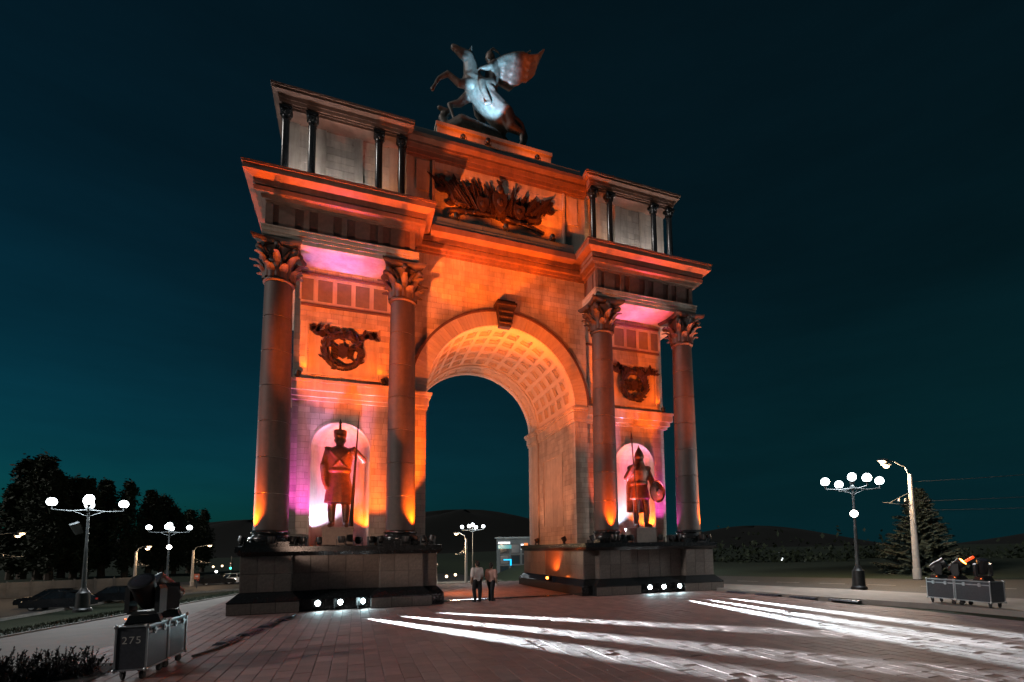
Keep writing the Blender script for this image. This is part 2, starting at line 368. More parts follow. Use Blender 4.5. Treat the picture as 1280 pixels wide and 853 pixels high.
RD2 = [(15.5, 8.0), (21.0, 0.0), (24.5, -3.2), (27.5, -6.0), (40.0, -22.0)]
strip(RD, RD2, -.3, -.03, 'road', 'asphalt')
lm = MB()
for k in range(7):
    t0 = k/7*0.9+0.03; 
    def lp(t, w):
        x = (13.2+ (15.9-13.2)*0) ; a = Vector((12.2, 5.6)); b_ = Vector((19.5, -8.0)); d = (b_-a); n = Vector((-d.y, d.x)).normalized()
        q = a+d*t+n*w; return (q.x, q.y, -.024)
    lm.mesh([lp(t0, -.05), lp(t0+.07, -.05), lp(t0+.07, .05), lp(t0, .05)], [(0, 1, 2, 3)])
tag(lm.build('road_marking', 'road_paint', fix=False), kind='structure')
# street on the left and behind, lower than the plaza
st = MB(); st.mesh([(-25.5, 5, -1.735), (-24.0, 20, -1.735), (-22.6, 34, -1.735), (-15.5, 41, -1.735), (14, 38.0, -1.735), (14, 62, -1.735), (-20, 66, -1.735), (-42, 50, -1.735), (-45, 5, -1.735)], [(0, 1, 2, 3, 4, 5, 6, 7, 8)])
tag(st.build('street', 'asphalt', fix=False), kind='structure')
sk = MB()
for a, b_ in (((-25.5, 5), (-24.0, 20)), ((-24.0, 20), (-22.6, 34)), ((-22.6, 34), (-15.5, 41)), ((-15.5, 41), (14, 38))):
    a, b_ = Vector(a), Vector(b_); d = (b_-a).normalized(); n = Vector((-d.y, d.x))*0.18
    L_ = (b_-a).length; k = int(L_/1.2)
    for i in range(k):
        p = a+(b_-a)*(i/k); q = a+(b_-a)*((i+.985)/k)
        sk.mesh([(p.x, p.y, -1.8), (q.x, q.y, -1.8), (q.x-n.x, q.y-n.y, -1.8), (p.x-n.x, p.y-n.y, -1.8), (p.x, p.y, -1.6), (q.x, q.y, -1.6), (q.x-n.x, q.y-n.y, -1.6), (p.x-n.x, p.y-n.y, -1.6)], [(0, 1, 5, 4), (1, 2, 6, 5), (2, 3, 7, 6), (3, 0, 4, 7), (4, 5, 6, 7)], rp.uniform(-.4, .4))
tag(sk.build('street_kerb', 'kerb_stone'), kind='structure')
# hills
hill = MB(); rh = random.Random(5)
for (cx, cy, rx, ry, hh) in ((150, 760, 330, 160, 64), (-420, 640, 330, 140, 40), (-120, 700, 260, 140, 44), (560, 600, 300, 160, 34), (820, 250, 240, 260, 30)):
    n0 = len(hill.v); nu, nv = 40, 12
    ph = [rh.uniform(0, 6) for _ in range(4)]
    for j in range(nv+1):
        for i in range(nu):
            a = 2*math.pi*i/nu; t = j/nv
            w = 1+.06*math.sin(3*a+ph[0])+.04*math.sin(7*a+ph[1]); z = hh*(math.cos(math.pi*t)*.5+.5)*(1+.05*math.sin(5*a+ph[2]))
            hill.v.append((cx+rx*t*w*math.cos(a), cy+ry*t*w*math.sin(a), z-3))
    for j in range(nv):
        for i in range(nu): hill.f.append((n0+j*nu+i, n0+j*nu+(i+1) % nu, n0+(j+1)*nu+(i+1) % nu, n0+(j+1)*nu+i)); hill.t.append(0)
tag(hill.build('hills', 'far_land', smooth=True, fix=True), kind='structure')

# ------------------------------------------------------------------ the arch
arch = thing('triumphal_arch', 'tall stone triumphal arch with brown granite columns, lit orange at night', 'arch')
def P(name, mb, m, parent=None, smooth=False): return mb.build(name, m, parent or arch, smooth=smooth)

def clad(mb, u0, u1, v0, v1, fn, bw=0.42, bh=0.215, keep=None, seed=1, th=0.016, j=0.010, hole=None):
    r = random.Random(seed); nv = max(1, round((v1-v0)/bh)); bh = (v1-v0)/nv
    for k in range(nv):
        va, vb = v0+k*bh, v0+(k+1)*bh
        cuts = [u0]; x = u0 - (bw*0.5 if k % 2 else 0.0)
        while x < u1-0.12:
            x += bw*r.uniform(.85, 1.15)
            if x > u0+0.1 and x < u1-0.1: cuts.append(x)
        cuts.append(u1)
        segs = [(a, b_, a, b_) for a, b_ in zip(cuts, cuts[1:])]
        if hole:
            hc, hf = hole; h0, h1 = hf(va), hf(vb); ns = []
            for a, b_, _, _ in segs:
                if h0 <= 0 and h1 <= 0: ns.append((a, b_, a, b_)); continue
                l0, l1, r0, r1 = hc-h0, hc-h1, hc+h0, hc+h1
                if a < max(l0, l1): 
                    n_ = (min(a, l0), min(b_, l0), min(a, l1), min(b_, l1))
                    if max(n_[1]-n_[0], n_[3]-n_[2]) > .03: ns.append(n_)
                if b_ > min(r0, r1):
                    n_ = (max(a, r0), max(b_, r0), max(a, r1), max(b_, r1))
                    if max(n_[1]-n_[0], n_[3]-n_[2]) > .03: ns.append(n_)
            segs = ns
        for a, b_, a2, b2 in segs:
            if keep and not keep(a, b_, va, vb): continue
            w = th+r.uniform(-.004, .003); t = r.gauss(0, .28)
            q = [(a+j/2, va+j/2), (b_-j/2, va+j/2), (b2-j/2, vb-j/2), (a2+j/2, vb-j/2)]
            vs = [fn(x_, y_, 0) for x_, y_ in q]+[fn(x_, y_, w) for x_, y_ in q]
            mb.mesh(vs, [(4, 5, 6, 7), (0, 1, 5, 4), (1, 2, 6, 5), (2, 3, 7, 6), (3, 0, 4, 7)], t)
def arch_face(mb, x0, x1, z0, z1, y, cx, r, zs, zb, n=40):
    if z0 < zb: mb.face([(x0, y, z0), (x1, y, z0), (x1, y, zb), (x0, y, zb)])
    mb.face([(x0, y, zb), (cx-r, y, zb), (cx-r, y, zs), (x0, y, zs)]); mb.face([(cx+r, y, zb), (x1, y, zb), (x1, y, zs), (cx+r, y, zs)])
    mb.face([(x0, y, zs), (cx-r, y, zs), (cx-r, y, z1), (x0, y, z1)]); mb.face([(cx+r, y, zs), (x1, y, zs), (x1, y, z1), (cx+r, y, z1)])
    for i in range(n):
        a, b_ = math.pi*(1-i/n), math.pi*(1-(i+1)/n)
        p, q = (cx+r*math.cos(a), zs+r*math.sin(a)), (cx+r*math.cos(b_), zs+r*math.sin(b_))
        mb.face([(p[0], y, p[1]), (q[0], y, q[1]), (q[0], y, z1), (p[0], y, z1)])

# pedestals
slab_cache = {}
def slabs(parent, fixed, axis, sgn, u0, u1, z0, z1, nu, nz, th=0.02):
    w, h = (u1-u0)/nu, (z1-z0)/nz
    key = (axis, sgn, round(w, 3), round(h, 3))
    if key not in slab_cache:
        b = MB(); g = 0.006; c = 0.005
        q = [(-w/2+g, -h/2+g), (w/2-g, -h/2+g), (w/2-g, h/2-g), (-w/2+g, h/2-g)]; q2 = [(-w/2+g+c, -h/2+g+c), (w/2-g-c, -h/2+g+c), (w/2-g-c, h/2-g-c), (-w/2+g+c, h/2-g-c)]
        def f3(u, v, d): return (u, sgn*d, v) if axis == 'y' else (sgn*d, u, v)
        vs = [f3(u, v, 0) for u, v in q]+[f3(u, v, th-c) for u, v in q]+[f3(u, v, th) for u, v in q2]
        b.mesh(vs, [(0, 1, 5, 4), (1, 2, 6, 5), (2, 3, 7, 6), (3, 0, 4, 7), (4, 5, 9, 8), (5, 6, 10, 9), (6, 7, 11, 10), (7, 4, 8, 11), (8, 9, 10, 11)])
        slab_cache[key] = b.me('slab', 'base_granite')
    for i in range(nu):
        for k in range(nz):
            u, z = u0+(i+.5)*w, z0+(k+.5)*h
            put('slab', slab_cache[key], parent, (u, fixed, z) if axis == 'y' else (fixed, u, z))
YR = -0.32
for s in (-1, 1):
    def bx(mb, x0, x1, *a, **k):
        x0, x1 = sorted((s*x0, s*x1)); mb.box(x0, x1, *a, **k)
    base = MB()
    bx(base, 2.80, B+HP, YR, 7.2, 0.0, 1.72)
    for c in (A, B): bx(base, c-HP, c+HP, -HP, YR-.001, 0.0, 1.72)
    po = P('pedestal', base, 'mortar')
    step = MB(); zt = 0.361
    def fr(mb, x0, x1, y0, y1, z0, z1, k):
        a = sorted((s*x0, s*x1)); kk = k
        mb.frustum((a[0], a[1], y0, y1), (a[0]+kk, a[1]-kk, y0+kk, y1-kk), z0, z1)
    for c in (A, B):
        bx(step, c-HP-SO, c+HP+SO, -HP-SO, YR-SO-.001, 0, zt); fr(step, c-HP-SO-.02, c+HP+SO+.02, -HP-SO-.02, YR+.2, zt, 0.62, 0.27)
    bx(step, 2.80-.22, B+HP+SO-.003, YR-SO, 7.45, 0, zt-.004); fr(step, 2.80-.235, B+HP+SO, YR-SO-.02, 7.47, zt-.004, 0.605, 0.225)
    P('step', step, 'black_granite', po)
    cap = MB(); x0, x1 = 2.80-.13, B+HP+CO
    a = sorted((s*x0, s*x1))
    cap.frustum((a[0]+.1, a[1]-.1, -HP-CO+.1, 7.25), (a[0], a[1], -HP-CO, 7.35), 1.722, 1.84); cap.box(a[0], a[1], -HP-CO, 7.35, 1.84, ZCAP)
    P('cap', cap, 'black_granite', po)
    for c in (A, B):
        slabs(po, -HP, 'y', -1, s*c-HP, s*c+HP, .625, 1.715, 3, 2)
        slabs(po, -HP-SO, 'y', -1, s*c-HP-SO, s*c+HP+SO, .01, zt-.03, 3, 1, .012)
    a = sorted((s*(A+HP), s*(B-HP))); slabs(po, YR, 'y', -1, a[0], a[1], .61, 1.715, 5, 2)
    a = sorted((s*2.80, s*(A-HP))); slabs(po, YR, 'y', -1, a[0], a[1], .61, 1.715, 1, 2)
    slabs(po, s*2.80, 'x', -s, YR, 2.15, .61, 1.715, 4, 2); slabs(po, s*2.80, 'x', -s, 3.9, 7.2, .61, 1.715, 6, 2)
    for c in (A, B):                                  # inward flanks of the column pedestals
        slabs(po, s*c-HP, 'x', -1, -HP, YR, .625, 1.715, 2, 2); slabs(po, s*c+HP, 'x', 1, -HP, YR, .625, 1.715, 2, 2)

# pylons with niche
def niche_keep(cx):
    def k(a, b_, va, vb):
        ax, bxx = a-cx, b_-cx; R_ = 1.0
        for u in (ax, (ax+bxx)/2, bxx):
            for v in (va, (va+vb)/2, vb):
                if v < 5.43 and abs(u) < R_: return False
                if v >= 5.43 and math.hypot(u, v-5.43) < R_: return False
        if vb > 8.05 and va < 9.98 and bxx > -1.22 and ax < 1.22: return False
        return True
    return k
leaf_poly = [(0, 0), (.035, .05), (.045, .11), (.02, .17), (0, .2), (-.02, .17), (-.045, .11), (-.035, .05)]
for s in (-1, 1):
    cx = s*BAY; a = sorted((s*3.61, s*7.35)); pw = MB(); yb_ = YP+.016
    arch_face(pw, a[0], a[1], 2.0, 11.94, yb_, cx, 0.975, 5.43, 2.0, 32)
    o = sorted((s*7.35, s*7.56)); pw.box(o[0], o[1], YP+.13, 6.6, 2.0, 11.94)
    e = s*7.35; pw.face([(e, yb_, 2), (e, YP+.13, 2), (e, YP+.13, 11.94), (e, yb_, 11.94)])
    e = s*3.61; pw.face([(e, yb_, 2), (e, 6.6, 2), (e, 6.6, 11.94), (e, yb_, 11.94)])
    pw.face([(s*3.61, 6.6, 2), (s*7.35, 6.6, 2), (s*7.35, 6.6, 11.94), (s*3.61, 6.6, 11.94)])
    py = P('pylon', pw, 'stone_back')
    cl = MB()
    nh = (cx, lambda v: 0.0 if v > 6.42 else (.99 if v < 5.43 else math.sqrt(max(0, .99**2-(v-5.43)**2))))
    clad(cl, a[0], a[1], 2.0, 5.43, lambda u, v, w: (u, yb_-w, v), hole=nh, seed=11+s)
    clad(cl, a[0], a[1], 5.43, 7.1, lambda u, v, w: (u, yb_-w, v), hole=nh, seed=14+s, bh=.105*2)
    clad(cl, a[0], a[1], 7.8, 8.05, lambda u, v, w: (u, yb_-w, v), seed=21+s)
    clad(cl, a[0], a[1], 8.05, 9.98, lambda u, v, w: (u, yb_-w, v), hole=(cx, lambda v: 1.21), seed=24+s)
    clad(cl, a[0], a[1], 9.98, 10.54, lambda u, v, w: (u, yb_-w, v), seed=27+s)
    clad(cl, a[0], a[1], 11.76, 11.94, lambda u, v, w: (u, yb_-w, v), seed=31+s)
    clad(cl, o[0], o[1], 2.0, 7.1, lambda u, v, w: (u, YP+.13-w, v), seed=41+s)
    clad(cl, o[0], o[1], 7.8, 11.94, lambda u, v, w: (u, YP+.13-w, v), seed=51+s)
    if s < 0: clad(cl, YP+.14, 6.55, 2.0, 7.1, lambda u, v, w: (-7.56-w, u, v), seed=61); clad(cl, YP+.14, 6.55, 7.8, 11.94, lambda u, v, w: (-7.56-w, u, v), seed=62)
    tag(P('stone_block', cl, 'stone', py), kind='stuff')
    # niche
    ni = MB(); n = 20; r = .965; dep = .85
    for i in range(n):
        t0, t1 = math.pi*i/n, math.pi*(i+1)/n
        p0, p1 = (cx-r*math.cos(t0), yb_+dep*math.sin(t0)), (cx-r*math.cos(t1), yb_+dep*math.sin(t1))
        ni.face([(*p0, 2.0), (*p1, 2.0), (*p1, 5.43), (*p0, 5.43)])
        for k in range(8):
            e0, e1 = math.pi/2*k/8, math.pi/2*(k+1)/8
            def q(t, e_): return (cx-r*math.cos(t)*math.cos(e_), yb_+dep*math.sin(t)*math.cos(e_), 5.43+r*math.sin(e_))
            ni.face([q(t0, e0), q(t1, e0), q(t1, e1), q(t0, e1)])
    for i in range(24):      # raised rim of the niche
        pass
    nio = P('niche', ni, 'stone_trim', py, smooth=True)
    rim = MB(); nn = 28
    pts = [(-1, 2.0)]+[(-1, 5.43)]+[(-math.cos(math.pi*i/nn), 5.43+math.sin(math.pi*i/nn)*1) for i in range(1, nn)]+[(1, 5.43), (1, 2.0)]
    for (u0, z0), (u1, z1) in zip(pts, pts[1:]):
        def sc(u, z, f): return (cx+u*f, 5.43+(z-5.43)*f if z > 5.43 else z)
        a0, a1, b0, b1 = sc(u0, z0, .96), sc(u1, z1, .96), sc(u0, z0, 1.025), sc(u1, z1, 1.025)
        for yy, flip in ((YP-.02, 0),): rim.face([(a0[0], yy, a0[1]), (a1[0], yy, a1[1]), (b1[0], yy, b1[1]), (b0[0], yy, b0[1])])
        rim.face([(b0[0], YP-.02, b0[1]), (b1[0], YP-.02, b1[1]), (b1[0], yb_, b1[1]), (b0[0], yb_, b0[1])]); rim.face([(a0[0], YP-.02, a0[1]), (a1[0], YP-.02, a1[1]), (a1[0], yb_+.03, a1[1]), (a0[0], yb_+.03, a0[1])])
    P('niche_rim', rim, 'stone_trim', py)
    # ledge between the storeys
    lg = MB()
    o1, i1 = 7.56, 3.62
    for z0, z1, k in ((7.10, 7.22, .08), (7.22, 7.42, .17), (7.42, 7.70, .27), (7.70, 7.80, .30)):
        x_ = sorted((s*i1, s*(o1+k))); lg.box(x_[0], x_[1], YP-k, 6.6+k, z0+.001, z1)
    P('ledge', lg, 'stone_trim', py)
    # string courses and dark panels above
    sc_ = MB()
    for z0, z1, k in ((10.54, 10.62, .07), (11.66, 11.76, .08)): sc_.box(a[0]+.002, a[1]-.002, YP-k, YP+.03, z0, z1)
    P('string_course', sc_, 'brown_granite', py)
    fr_ = MB(); x0, x1 = cx-1.50, cx+1.50
    fr_.box(a[0], a[1], YP-.012, YP+.02, 10.62, 10.74); fr_.box(a[0], a[1], YP-.012, YP+.02, 11.56, 11.66)
    pit, pwid = .626, .48
    edges = [a[0]]
    for i in range(5):
        c = cx+(i-2)*pit; edges += [c-pwid/2, c+pwid/2]
    edges.append(a[1])
    for i in range(0, len(edges), 2): fr_.box(edges[i], edges[i+1], YP-.010, YP+.02, 10.74, 11.56)
    P('panel_frame', fr_, 'stone_trim', py)
    pm = MB(); pm.box(-pwid/2+.004, pwid/2-.004, 0, .03, -.41+.004, .41-.004)
    pme = pm.me('panel', 'panel_granite')
    for i in range(5): put('panel', pme, py, (cx+(i-2)*pit, YP+.022, 11.15))
    # sunk panel with wreath
    mp_ = MB(); mp_.box(cx-1.22, cx+1.22, YP+.010, YP+.02, 8.05, 9.98)
    for (x0, x1, z0, z1) in ((-1.22, 1.22, 8.05, 8.14), (-1.22, 1.22, 9.90, 9.98), (-1.22, -1.15, 8.14, 9.90), (1.15, 1.22, 8.14, 9.90)): mp_.box(cx+x0, cx+x1, YP-.035, YP+.010, z0, z1)
    P('wreath_panel', mp_, 'stone_trim', py)
    rw = random.Random(40+s); wr = MB(); wc = (cx, YP-.08, 8.97)
    nseg = 30
    for i in range(nseg):
        a0 = 2*math.pi*i/nseg; a1 = 2*math.pi*(i+1)/nseg
        wr.tube((wc[0]+.6*math.cos(a0), wc[1], wc[2]+.6*math.sin(a0)), (wc[0]+.6*math.cos(a1), wc[1], wc[2]+.6*math.sin(a1)), .11, .11, 8)
    for i in range(150):
        ang = rw.uniform(0, 2*math.pi); side = 1 if math.cos(ang) > 0 else -1
        rad = rw.uniform(.50, .70); out = rw.uniform(-.7, .7)
        tx, tz = -math.sin(ang)*side, math.cos(ang)*side; nx, nz = math.cos(ang), math.sin(ang)
        dx, dz = tx*math.cos(out)+nx*math.sin(out), tz*math.cos(out)+nz*math.sin(out)
        bx_, bz = wc[0]+rad*nx, wc[2]+rad*nz; yy = wc[1]-rw.uniform(.02, .13); ex, ez = -dz, dx
        sc2 = rw.uniform(.8, 1.25)
        vs = [(bx_+(dx*v+ex*u)*sc2, yy-(.03 if abs(u) < .01 else 0)-v*.1, bz+(dz*v+ez*u)*sc2) for u, v in leaf_poly]
        wr.mesh(vs+[(x, y+.03, z) for x, y, z in vs], [tuple(range(8)), tuple(range(15, 7, -1))]+[(i_, (i_+1) % 8, 8+(i_+1) % 8, 8+i_) for i_ in range(8)])
    wo = P('wreath', wr, 'bronze', py)
    for sd in (-1, 1):
        rb = MB(); pr = None
        for i in range(13):
            t = i/12; px = wc[0]+sd*(.12+t*.98); pz = wc[2]+.68+.06*math.sin(t*9+sd)-.10*t+(.22*(t > .75)*(t-.75)*4*.6); w = .085+.05*math.sin(t*12+1)**2
            py_ = wc[1]-.04-.05*math.sin(t*11)
            if pr: rb.mesh([(pr[0], pr[1], pr[2]-pr[3]), (px, py_, pz-w), (px, py_, pz+w), (pr[0], pr[1], pr[2]+pr[3]), (pr[0], pr[1]+.05, pr[2]-pr[3]), (px, py_+.05, pz-w), (px, py_+.05, pz+w), (pr[0], pr[1]+.05, pr[2]+pr[3])], [(0, 1, 2, 3), (7, 6, 5, 4), (0, 4, 5, 1), (3, 2, 6, 7), (1, 5, 6, 2), (0, 3, 7, 4)])
            pr = (px, py_, pz, w)
        for i in range(9):     # leaf sprays and loops at the ribbon ends
            t = rw.uniform(.55, 1.12); bx_, bz = wc[0]+sd*t, wc[2]+.62+rw.uniform(-.1, .14); an = rw.uniform(-2.4, .6)
            rb.prism([(bx_+(u*math.cos(an)-v*math.sin(an))*1.3, bz+(u*math.sin(an)+v*math.cos(an))*1.3) for u, v in leaf_poly], wc[1]-.1, wc[1]-.03)
        P('ribbon', rb, 'bronze', wo)
    em = MB()
    em.prism([(wc[0]+x, wc[2]+z) for x, z in ((0, -.25), (.13, -.17), (.17, .02), (.15, .17), (.05, .2), (0, .30), (-.05, .2), (-.15, .17), (-.17, .02), (-.13, -.17))], wc[1]-.10, wc[1]+.05)
    for sd in (-1, 1):
        em.tube((wc[0]-sd*.40, wc[1]-.02, wc[2]-.33), (wc[0]+sd*.36, wc[1]-.02, wc[2]+.28), .03, .03, 6)
        for k in range(4): em.prism([(wc[0]+sd*(x), wc[2]+z) for x, z in ((.15, .12-.1*k), (.42-.03*k, .17-.1*k), (.40-.03*k, .09-.1*k), (.15, .05-.1*k))], wc[1]-.07, wc[1]+.02)
    P('shield', em, 'bronze', wo)

# centre block with the opening
ce = MB(); yf = YS+.016
arch_face(ce, -3.61, 3.61, 2.0, 14.0, yf, 0, RV, ZS, 2.0, 56); arch_face(ce, -3.61, 3.61, 2.0, 14.0, YB, 0, RV, ZS, 2.0, 56)
for s in (-1, 1):
    ce.face([(s*3.61, yf, 2), (s*3.61, YP+.02, 2), (s*3.61, YP+.02, 14), (s*3.61, yf, 14)])
    ce.face([(s*(RV+.016), yf, 2), (s*(RV+.016), YB, 2), (s*(RV+.016), YB, ZS), (s*(RV+.016), yf, ZS)])
    ce.face([(s*RV, yf, 2), (s*(RV+.016), yf, 2), (s*(RV+.016), yf, ZS), (s*RV, yf, ZS)])
co = P('arch_wall', ce, 'stone_back')
cb = MB()
def keep_main(a, b_, va, vb):
    for u in (a, (a+b_)/2, b_):
        for v in (va, vb):
            if v < ZS and abs(u) < RV+.005: return False
            if v >= ZS and math.hypot(u, v-ZS) < RV+.08: return False
    return True
clad(cb, -3.61, -RV, 2.0, 7.08, lambda u, v, w: (u, yf-w, v), seed=71); clad(cb, RV, 3.61, 2.0, 7.08, lambda u, v, w: (u, yf-w, v), seed=72)
clad(cb, -3.61, 3.61, 7.72, 13.2, lambda u, v, w: (u, yf-w, v), keep=keep_main, seed=73, bw=.40, bh=.21)
for s in (-1, 1):
    fj = lambda u, v, w: (s*(RV+.016-w), u, v)
    clad(cb, YS, 5.38, 2.0, 2.78, fj, seed=74+s); clad(cb, YS, 5.38, 2.78, 6.05, fj, hole=(3.5, lambda v: 1.245), seed=77+s); clad(cb, YS, 5.38, 6.05, 7.08, fj, seed=79+s)
tag(P('stone_block', cb, 'stone', co), kind='stuff')
for s in (-1, 1):
    pil = MB(); x_ = sorted((s*(RV-.07), s*(RV+.016))); pil.box(x_[0], x_[1], 5.38, YB+.02, 2.0, 7.08); P('pilaster', pil, 'stone_trim', co)
    pn = MB(); x_ = sorted((s*(RV+.006), s*(RV+.02))); pn.box(x_[0], x_[1], 2.25, 4.75, 2.78, 6.05)
    x_ = sorted((s*(RV-.03), s*(RV+.006)))
    for (y0, y1, z0, z1) in ((2.25, 4.75, 2.78, 2.86), (2.25, 4.75, 5.97, 6.05), (2.25, 2.33, 2.86, 5.97), (4.67, 4.75, 2.86, 5.97)): pn.box(x_[0], x_[1], y0, y1, z0, z1)
    P('wall_panel', pn, 'stone_trim', co)
    im = MB()
    for z0, z1, k in ((7.08, 7.20, .05), (7.20, 7.50, .09), (7.50, 7.60, .15), (7.60, 7.70, .20)):
        x_ = sorted((s*(RV-k), s*3.615)); im.box(x_[0], x_[1], YS-k, YB+k, z0+.001, z1)
        if k < .12: x_ = sorted((s*(RV-k-.07), s*(RV-k+.001))); im.box(x_[0], x_[1], 5.38-k, YB+k+.002, z0+.002, z1-.001)
        else: x_ = sorted((s*(RV-k-.07), s*(RV-k+.001))); im.box(x_[0], x_[1], 5.38-k, YB+k+.002, z0+.002, z1-.001)
    P('impost', im, 'stone_trim', co)
# voussoirs
NV = 34; vm = MB(); h = math.pi/NV/2-0.0012
def ring(mb, a0, a1, r0, r1, y0, y1, n=2, c=(0, 0)):
    for i in range(n):
        b0, b1 = a0+(a1-a0)*i/n, a0+(a1-a0)*(i+1)/n
        vs = [(c[0]+r*math.sin(b), y, c[1]+r*math.cos(b)) for y in (y0, y1) for r in (r0, r1) for b in (b0, b1)]
        mb.mesh(vs, [(0, 1, 3, 2), (4, 6, 7, 5), (0, 4, 5, 1), (2, 3, 7, 6)]+([(0, 2, 6, 4)] if i == 0 else [])+([(1, 5, 7, 3)] if i == n-1 else []))
ring(vm, -h, h, RV, 3.60, YS-.07, YS+.06)
vme = vm.me('voussoir', 'stone_trim')
for i in range(NV):
    ang = -math.pi/2+(i+.5)*math.pi/NV
    put('voussoir', vme, co, (0, 0, ZS), (0, ang, 0))
ar = MB(); ring(ar, -math.pi/2, math.pi/2, 3.605, 3.70, YS-.10, YS+.05, 60, (0, ZS)); P('archivolt', ar, 'brown_granite', co)
ks = MB()
ks.frustum((-.24, .24, YS-.22, YS+.05), (-.36, .36, YS-.42, YS+.05), 10.66, 11.45); ks.box(-.42, .42, YS-.50, YS+.05, 11.452, 11.56); ks.box(-.36, .36, YS-.42, YS+.05, 11.562, 11.66)
for k in range(3): ks.tube((-.27+.0*k, YS-.36+.04*k, 11.25-.22*k), (.27, YS-.36+.04*k, 11.25-.22*k), .05, .05, 8)
P('keystone', ks, 'bronze', co)
# vault with coffers
va_ = MB(); NA, a_m = 15, R(5); pitch_a = (math.pi-2*a_m)/NA; hw = pitch_a*.36
ybr = [YS]; YC = []
y_start, y_end, NYC = YS+.28, 5.30, 5; py_ = (y_end-y_start)/NYC
for k in range(NYC):
    c = y_start+(k+.5)*py_; YC.append(c); ybr += [c-py_*.36, c+py_*.36]
ybr += [5.38]
abr = [-math.pi/2]; 
for k in range(NA):
    c = -math.pi/2+a_m+(k+.5)*pitch_a; abr += [c-hw, c+hw]
abr.append(math.pi/2)
def vq(mb, r, b0, b1, y0, y1, n=3):
    for i in range(n):
        p, q = b0+(b1-b0)*i/n, b0+(b1-b0)*(i+1)/n
        mb.face([(r*math.sin(p), y0, ZS+r*math.cos(p)), (r*math.sin(q), y0, ZS+r*math.cos(q)), (r*math.sin(q), y1, ZS+r*math.cos(q)), (r*math.sin(p), y1, ZS+r*math.cos(p))])
for i in range(len(abr)-1):
    for j in range(len(ybr)-1):
        if i % 2 == 1 and j % 2 == 1: continue
        vq(va_, RV, abr[i], abr[i+1], ybr[j], ybr[j+1])
vq(va_, RV+.20, -math.pi/2, math.pi/2, YS+.02, YB-.02, 48)
ring(va_, -math.pi/2, math.pi/2, RV-.07, RV+.02, 5.38, 5.62, 60, (0, ZS)); ring(va_, -math.pi/2, math.pi/2, RV-.07, RV+.02, 6.42, YB+.02, 60, (0, ZS))
vq(va_, RV-.02, -math.pi/2, math.pi/2, 5.62, 6.42, 60)
vo = P('vault', va_, 'stone_vault', smooth=True)
cf = MB(); hy = py_*.36; n = 3
def cp(b, y, r): return (r*math.sin(b), y, r*math.cos(b))
for (r0, f0, r1, f1) in ((RV-.001, 1.0, RV+.07, .97), (RV+.07, .97, RV+.07, .80), (RV+.07, .80, RV+.15, .77)):
    for i in range(n):
        b0, b1 = -1+2*i/n, -1+2*(i+1)/n
        for sy in (-1, 1): cf.face([cp(hw*f0*b0, sy*hy*f0, r0), cp(hw*f0*b1, sy*hy*f0, r0), cp(hw*f1*b1, sy*hy*f1, r1), cp(hw*f1*b0, sy*hy*f1, r1)])
    for sb in (-1, 1): cf.face([cp(sb*hw*f0, -hy*f0, r0), cp(sb*hw*f0, hy*f0, r0), cp(sb*hw*f1, hy*f1, r1), cp(sb*hw*f1, -hy*f1, r1)])
for i in range(n): cf.face([cp(hw*.77*(-1+2*i/n), -hy*.77, RV+.15), cp(hw*.77*(-1+2*(i+1)/n), -hy*.77, RV+.15), cp(hw*.77*(-1+2*(i+1)/n), hy*.77, RV+.15), cp(hw*.77*(-1+2*i/n), hy*.77, RV+.15)])
cfm = cf.me('coffer', 'stone_vault')
for k in range(NA):
    for y in YC: put('coffer', cfm, vo, (0, y, ZS), (0, -math.pi/2+a_m+(k+.5)*pitch_a, 0))
bc = MB(); bc.box(-.22, .22, -.3, .3, -(RV-.03), -(RV-.06))
bcm = MB(); 
for (x0, x1, y0, y1) in ((-.24, .24, -.34, -.28), (-.24, .24, .28, .34), (-.24, -.19, -.28, .28), (.19, .24, -.28, .28)): bcm.box(x0, x1, y0, y1, RV-.075, RV-.02)
bcme = bcm.me('coffer_rim', 'stone_vault')
for k in range(NA): put('coffer_rim', bcme, vo, (0, 6.02, ZS), (0, -math.pi/2+a_m+(k+.5)*pitch_a, 0))

